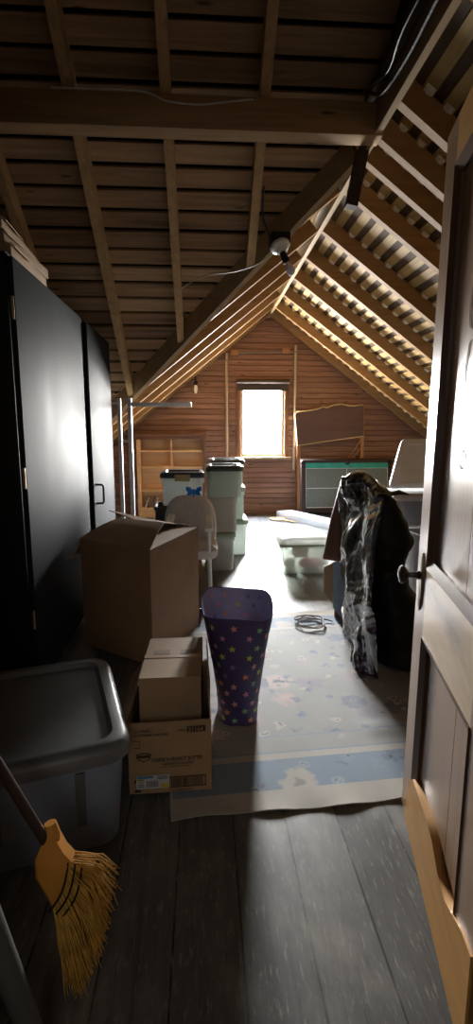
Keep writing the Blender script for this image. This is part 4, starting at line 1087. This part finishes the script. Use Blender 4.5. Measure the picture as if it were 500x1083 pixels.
# ------------------------------------------------------------------ ceiling bulb on the valley rafter
cl = thing('bulb_holder', 'bare bulb in a white porcelain ceiling holder on the dark valley timber', 'lamp', (0.58,3.98,2.69))
ax = Vector((0.30,-0.30,-0.88)).normalized()
Mh = Matrix.Translation((0.563,3.90,2.685)) @ Vector((0,0,1)).rotation_difference(ax).to_matrix().to_4x4()
q = MB(); q.lathe([(0.066,-0.02),(0.072,-0.01),(0.072,0.006),(0.062,0.016),(0.045,0.022),(0.038,0.04),(0.032,0.05),(0.005,0.051)], Mh, 28); sub(q, 'porcelain_base', M_PORCELAIN, cl)
ax2 = Vector((0.42,-0.12,-0.9)).normalized()
Ms = Matrix.Translation((0.578,3.885,2.64)) @ Vector((0,0,1)).rotation_difference(ax2).to_matrix().to_4x4()
q = MB(); q.lathe([(0.022,0.0),(0.024,0.02),(0.022,0.03),(0.026,0.04),(0.024,0.075),(0.016,0.078)], Ms, 20); sub(q, 'socket', M_BLACK, cl)
q = MB(); q.lathe([(0.013,0.07),(0.015,0.085),(0.024,0.105),(0.03,0.125),(0.0305,0.142),(0.026,0.158),(0.016,0.169),(0.003,0.173)], Ms, 24); sub(q, 'bulb', M_BULB, cl)
q = MB(); q.box((0.50,3.90,2.70), (0.64,4.10,2.79), 0.01); sub(q, 'junction_box', M_BLACK, cl)
# wires
def wire(pts, r, m, label):
    P = [Vector(p) for p in pts]; out = []
    for i in range(len(P)-1):
        a, b, c, d = P[max(i-1,0)], P[i], P[i+1], P[min(i+2,len(P)-1)]
        for k in range(6):
            t_ = k/6
            out.append(0.5*((2*b) + (c-a)*t_ + (2*a-5*b+4*c-d)*t_*t_ + (3*b-a-3*c+d)*t_**3))
    out.append(P[-1])
    q = MB(); q.tube(out, r, 6); return tag(q.build('wire', m), label, 'wire')
wire([(-0.82,3.232,3.262), (-0.45,3.225,3.262), (-0.30,3.22,3.25), (-0.18,3.22,3.21), (0.0,3.22,3.20), (0.2,3.22,3.225), (0.3,3.225,3.24)], 0.006, M_WIREW, 'white wire running along the top of the heavy cross beam')
wire([(0.53,3.92,2.66), (0.42,3.95,2.585), (0.25,4.0,2.54), (0.0,4.08,2.52), (-0.195,4.35,2.48)], 0.004, M_WIREW, 'thin pale wire from the ceiling bulb to the front slope rafters')
wire([(0.50,3.95,2.74), (0.47,3.90,2.80), (0.43,3.86,2.88), (0.42,3.70,2.99)], 0.007, M_WIREB, 'black cable looping up from the ceiling bulb holder')
wire([(1.0,1.5,3.14), (0.985,2.2,3.16), (0.99,2.7,3.15), (0.975,3.0,3.17), (0.97,3.2,3.28)], 0.010, M_WIREB, 'thick black cable running beside the ridge board')
wire([(0.95,2.2,3.22), (0.93,2.6,3.20), (0.965,2.9,3.21), (0.92,3.1,3.25), (0.93,3.22,3.29)], 0.006, M_WIREB, 'thin black cable sagging left of the ridge board')

# ------------------------------------------------------------------ world, light, camera
W = bpy.data.worlds.new('sky'); S.world = W; W.use_nodes = True
wt = W.node_tree; bgn = wt.nodes['Background']
tc = wt.nodes.new('ShaderNodeTexCoord'); sx = wt.nodes.new('ShaderNodeSeparateXYZ'); rp = wt.nodes.new('ShaderNodeValToRGB')
mr = wt.nodes.new('ShaderNodeMapRange'); mr.inputs['From Min'].default_value = -1; mr.inputs['From Max'].default_value = 1
wt.links.new(tc.outputs['Generated'], sx.inputs[0]); wt.links.new(sx.outputs['Z'], mr.inputs['Value']); wt.links.new(mr.outputs[0], rp.inputs['Fac'])
e = rp.color_ramp.elements
e[0].position = 0.0; e[0].color = (0.25,0.24,0.22,1)
e[1].position = 0.485; e[1].color = (0.4,0.39,0.37,1)
for pos, c in ((0.515,(1,0.98,0.94,1)), (0.68,(0.95,0.96,0.97,1)), (0.85,(0.45,0.5,0.58,1)), (1.0,(0.35,0.4,0.5,1))):
    k = e.new(pos); k.color = c
wt.links.new(rp.outputs['Color'], bgn.inputs['Color'])
bgn.inputs['Strength'].default_value = 60.0
pl = bpy.data.lights.new('window_portal', 'AREA'); pl.shape = 'RECTANGLE'; pl.size = 0.74; pl.size_y = 1.14; pl.cycles.is_portal = True
po = bpy.data.objects.new('window_portal', pl); COL.objects.link(po); po.location = (0.95, YB+0.12, 1.52); po.rotation_euler = (-PI/2, 0, 0)

hl = bpy.data.lights.new('hall_fill', 'AREA'); hl.shape = 'RECTANGLE'; hl.size = 0.7; hl.size_y = 0.9; hl.energy = 0.7; hl.color = (1.0,0.95,0.88)  # added soft fill lamp, unseen in the hall behind the camera
ho = bpy.data.objects.new('hall_fill', hl); COL.objects.link(ho); ho.location = (0.0, -1.25, 1.75); ho.rotation_euler = (PI/2, 0, 0)
cam = bpy.data.cameras.new('camera'); cam.sensor_fit = 'VERTICAL'; cam.sensor_height = 36; cam.lens = 540/1083*36; cam.clip_start = 0.02
co = bpy.data.objects.new('camera', cam); COL.objects.link(co)
co.location = (0, 0, 1.4); co.rotation_euler = (PI/2 - math.radians(9.35), 0, -math.radians(3.66)); S.camera = co
S.view_settings.view_transform = 'Standard'; S.view_settings.look = 'None'; S.view_settings.gamma = 1.0; S.view_settings.use_curve_mapping = False
S.view_settings.exposure = 3.5
S.cycles.max_bounces = 12; S.cycles.diffuse_bounces = 6; S.cycles.glossy_bounces = 4; S.cycles.transparent_max_bounces = 10
S.cycles.sample_clamp_indirect = 40.0; S.cycles.use_denoising = True
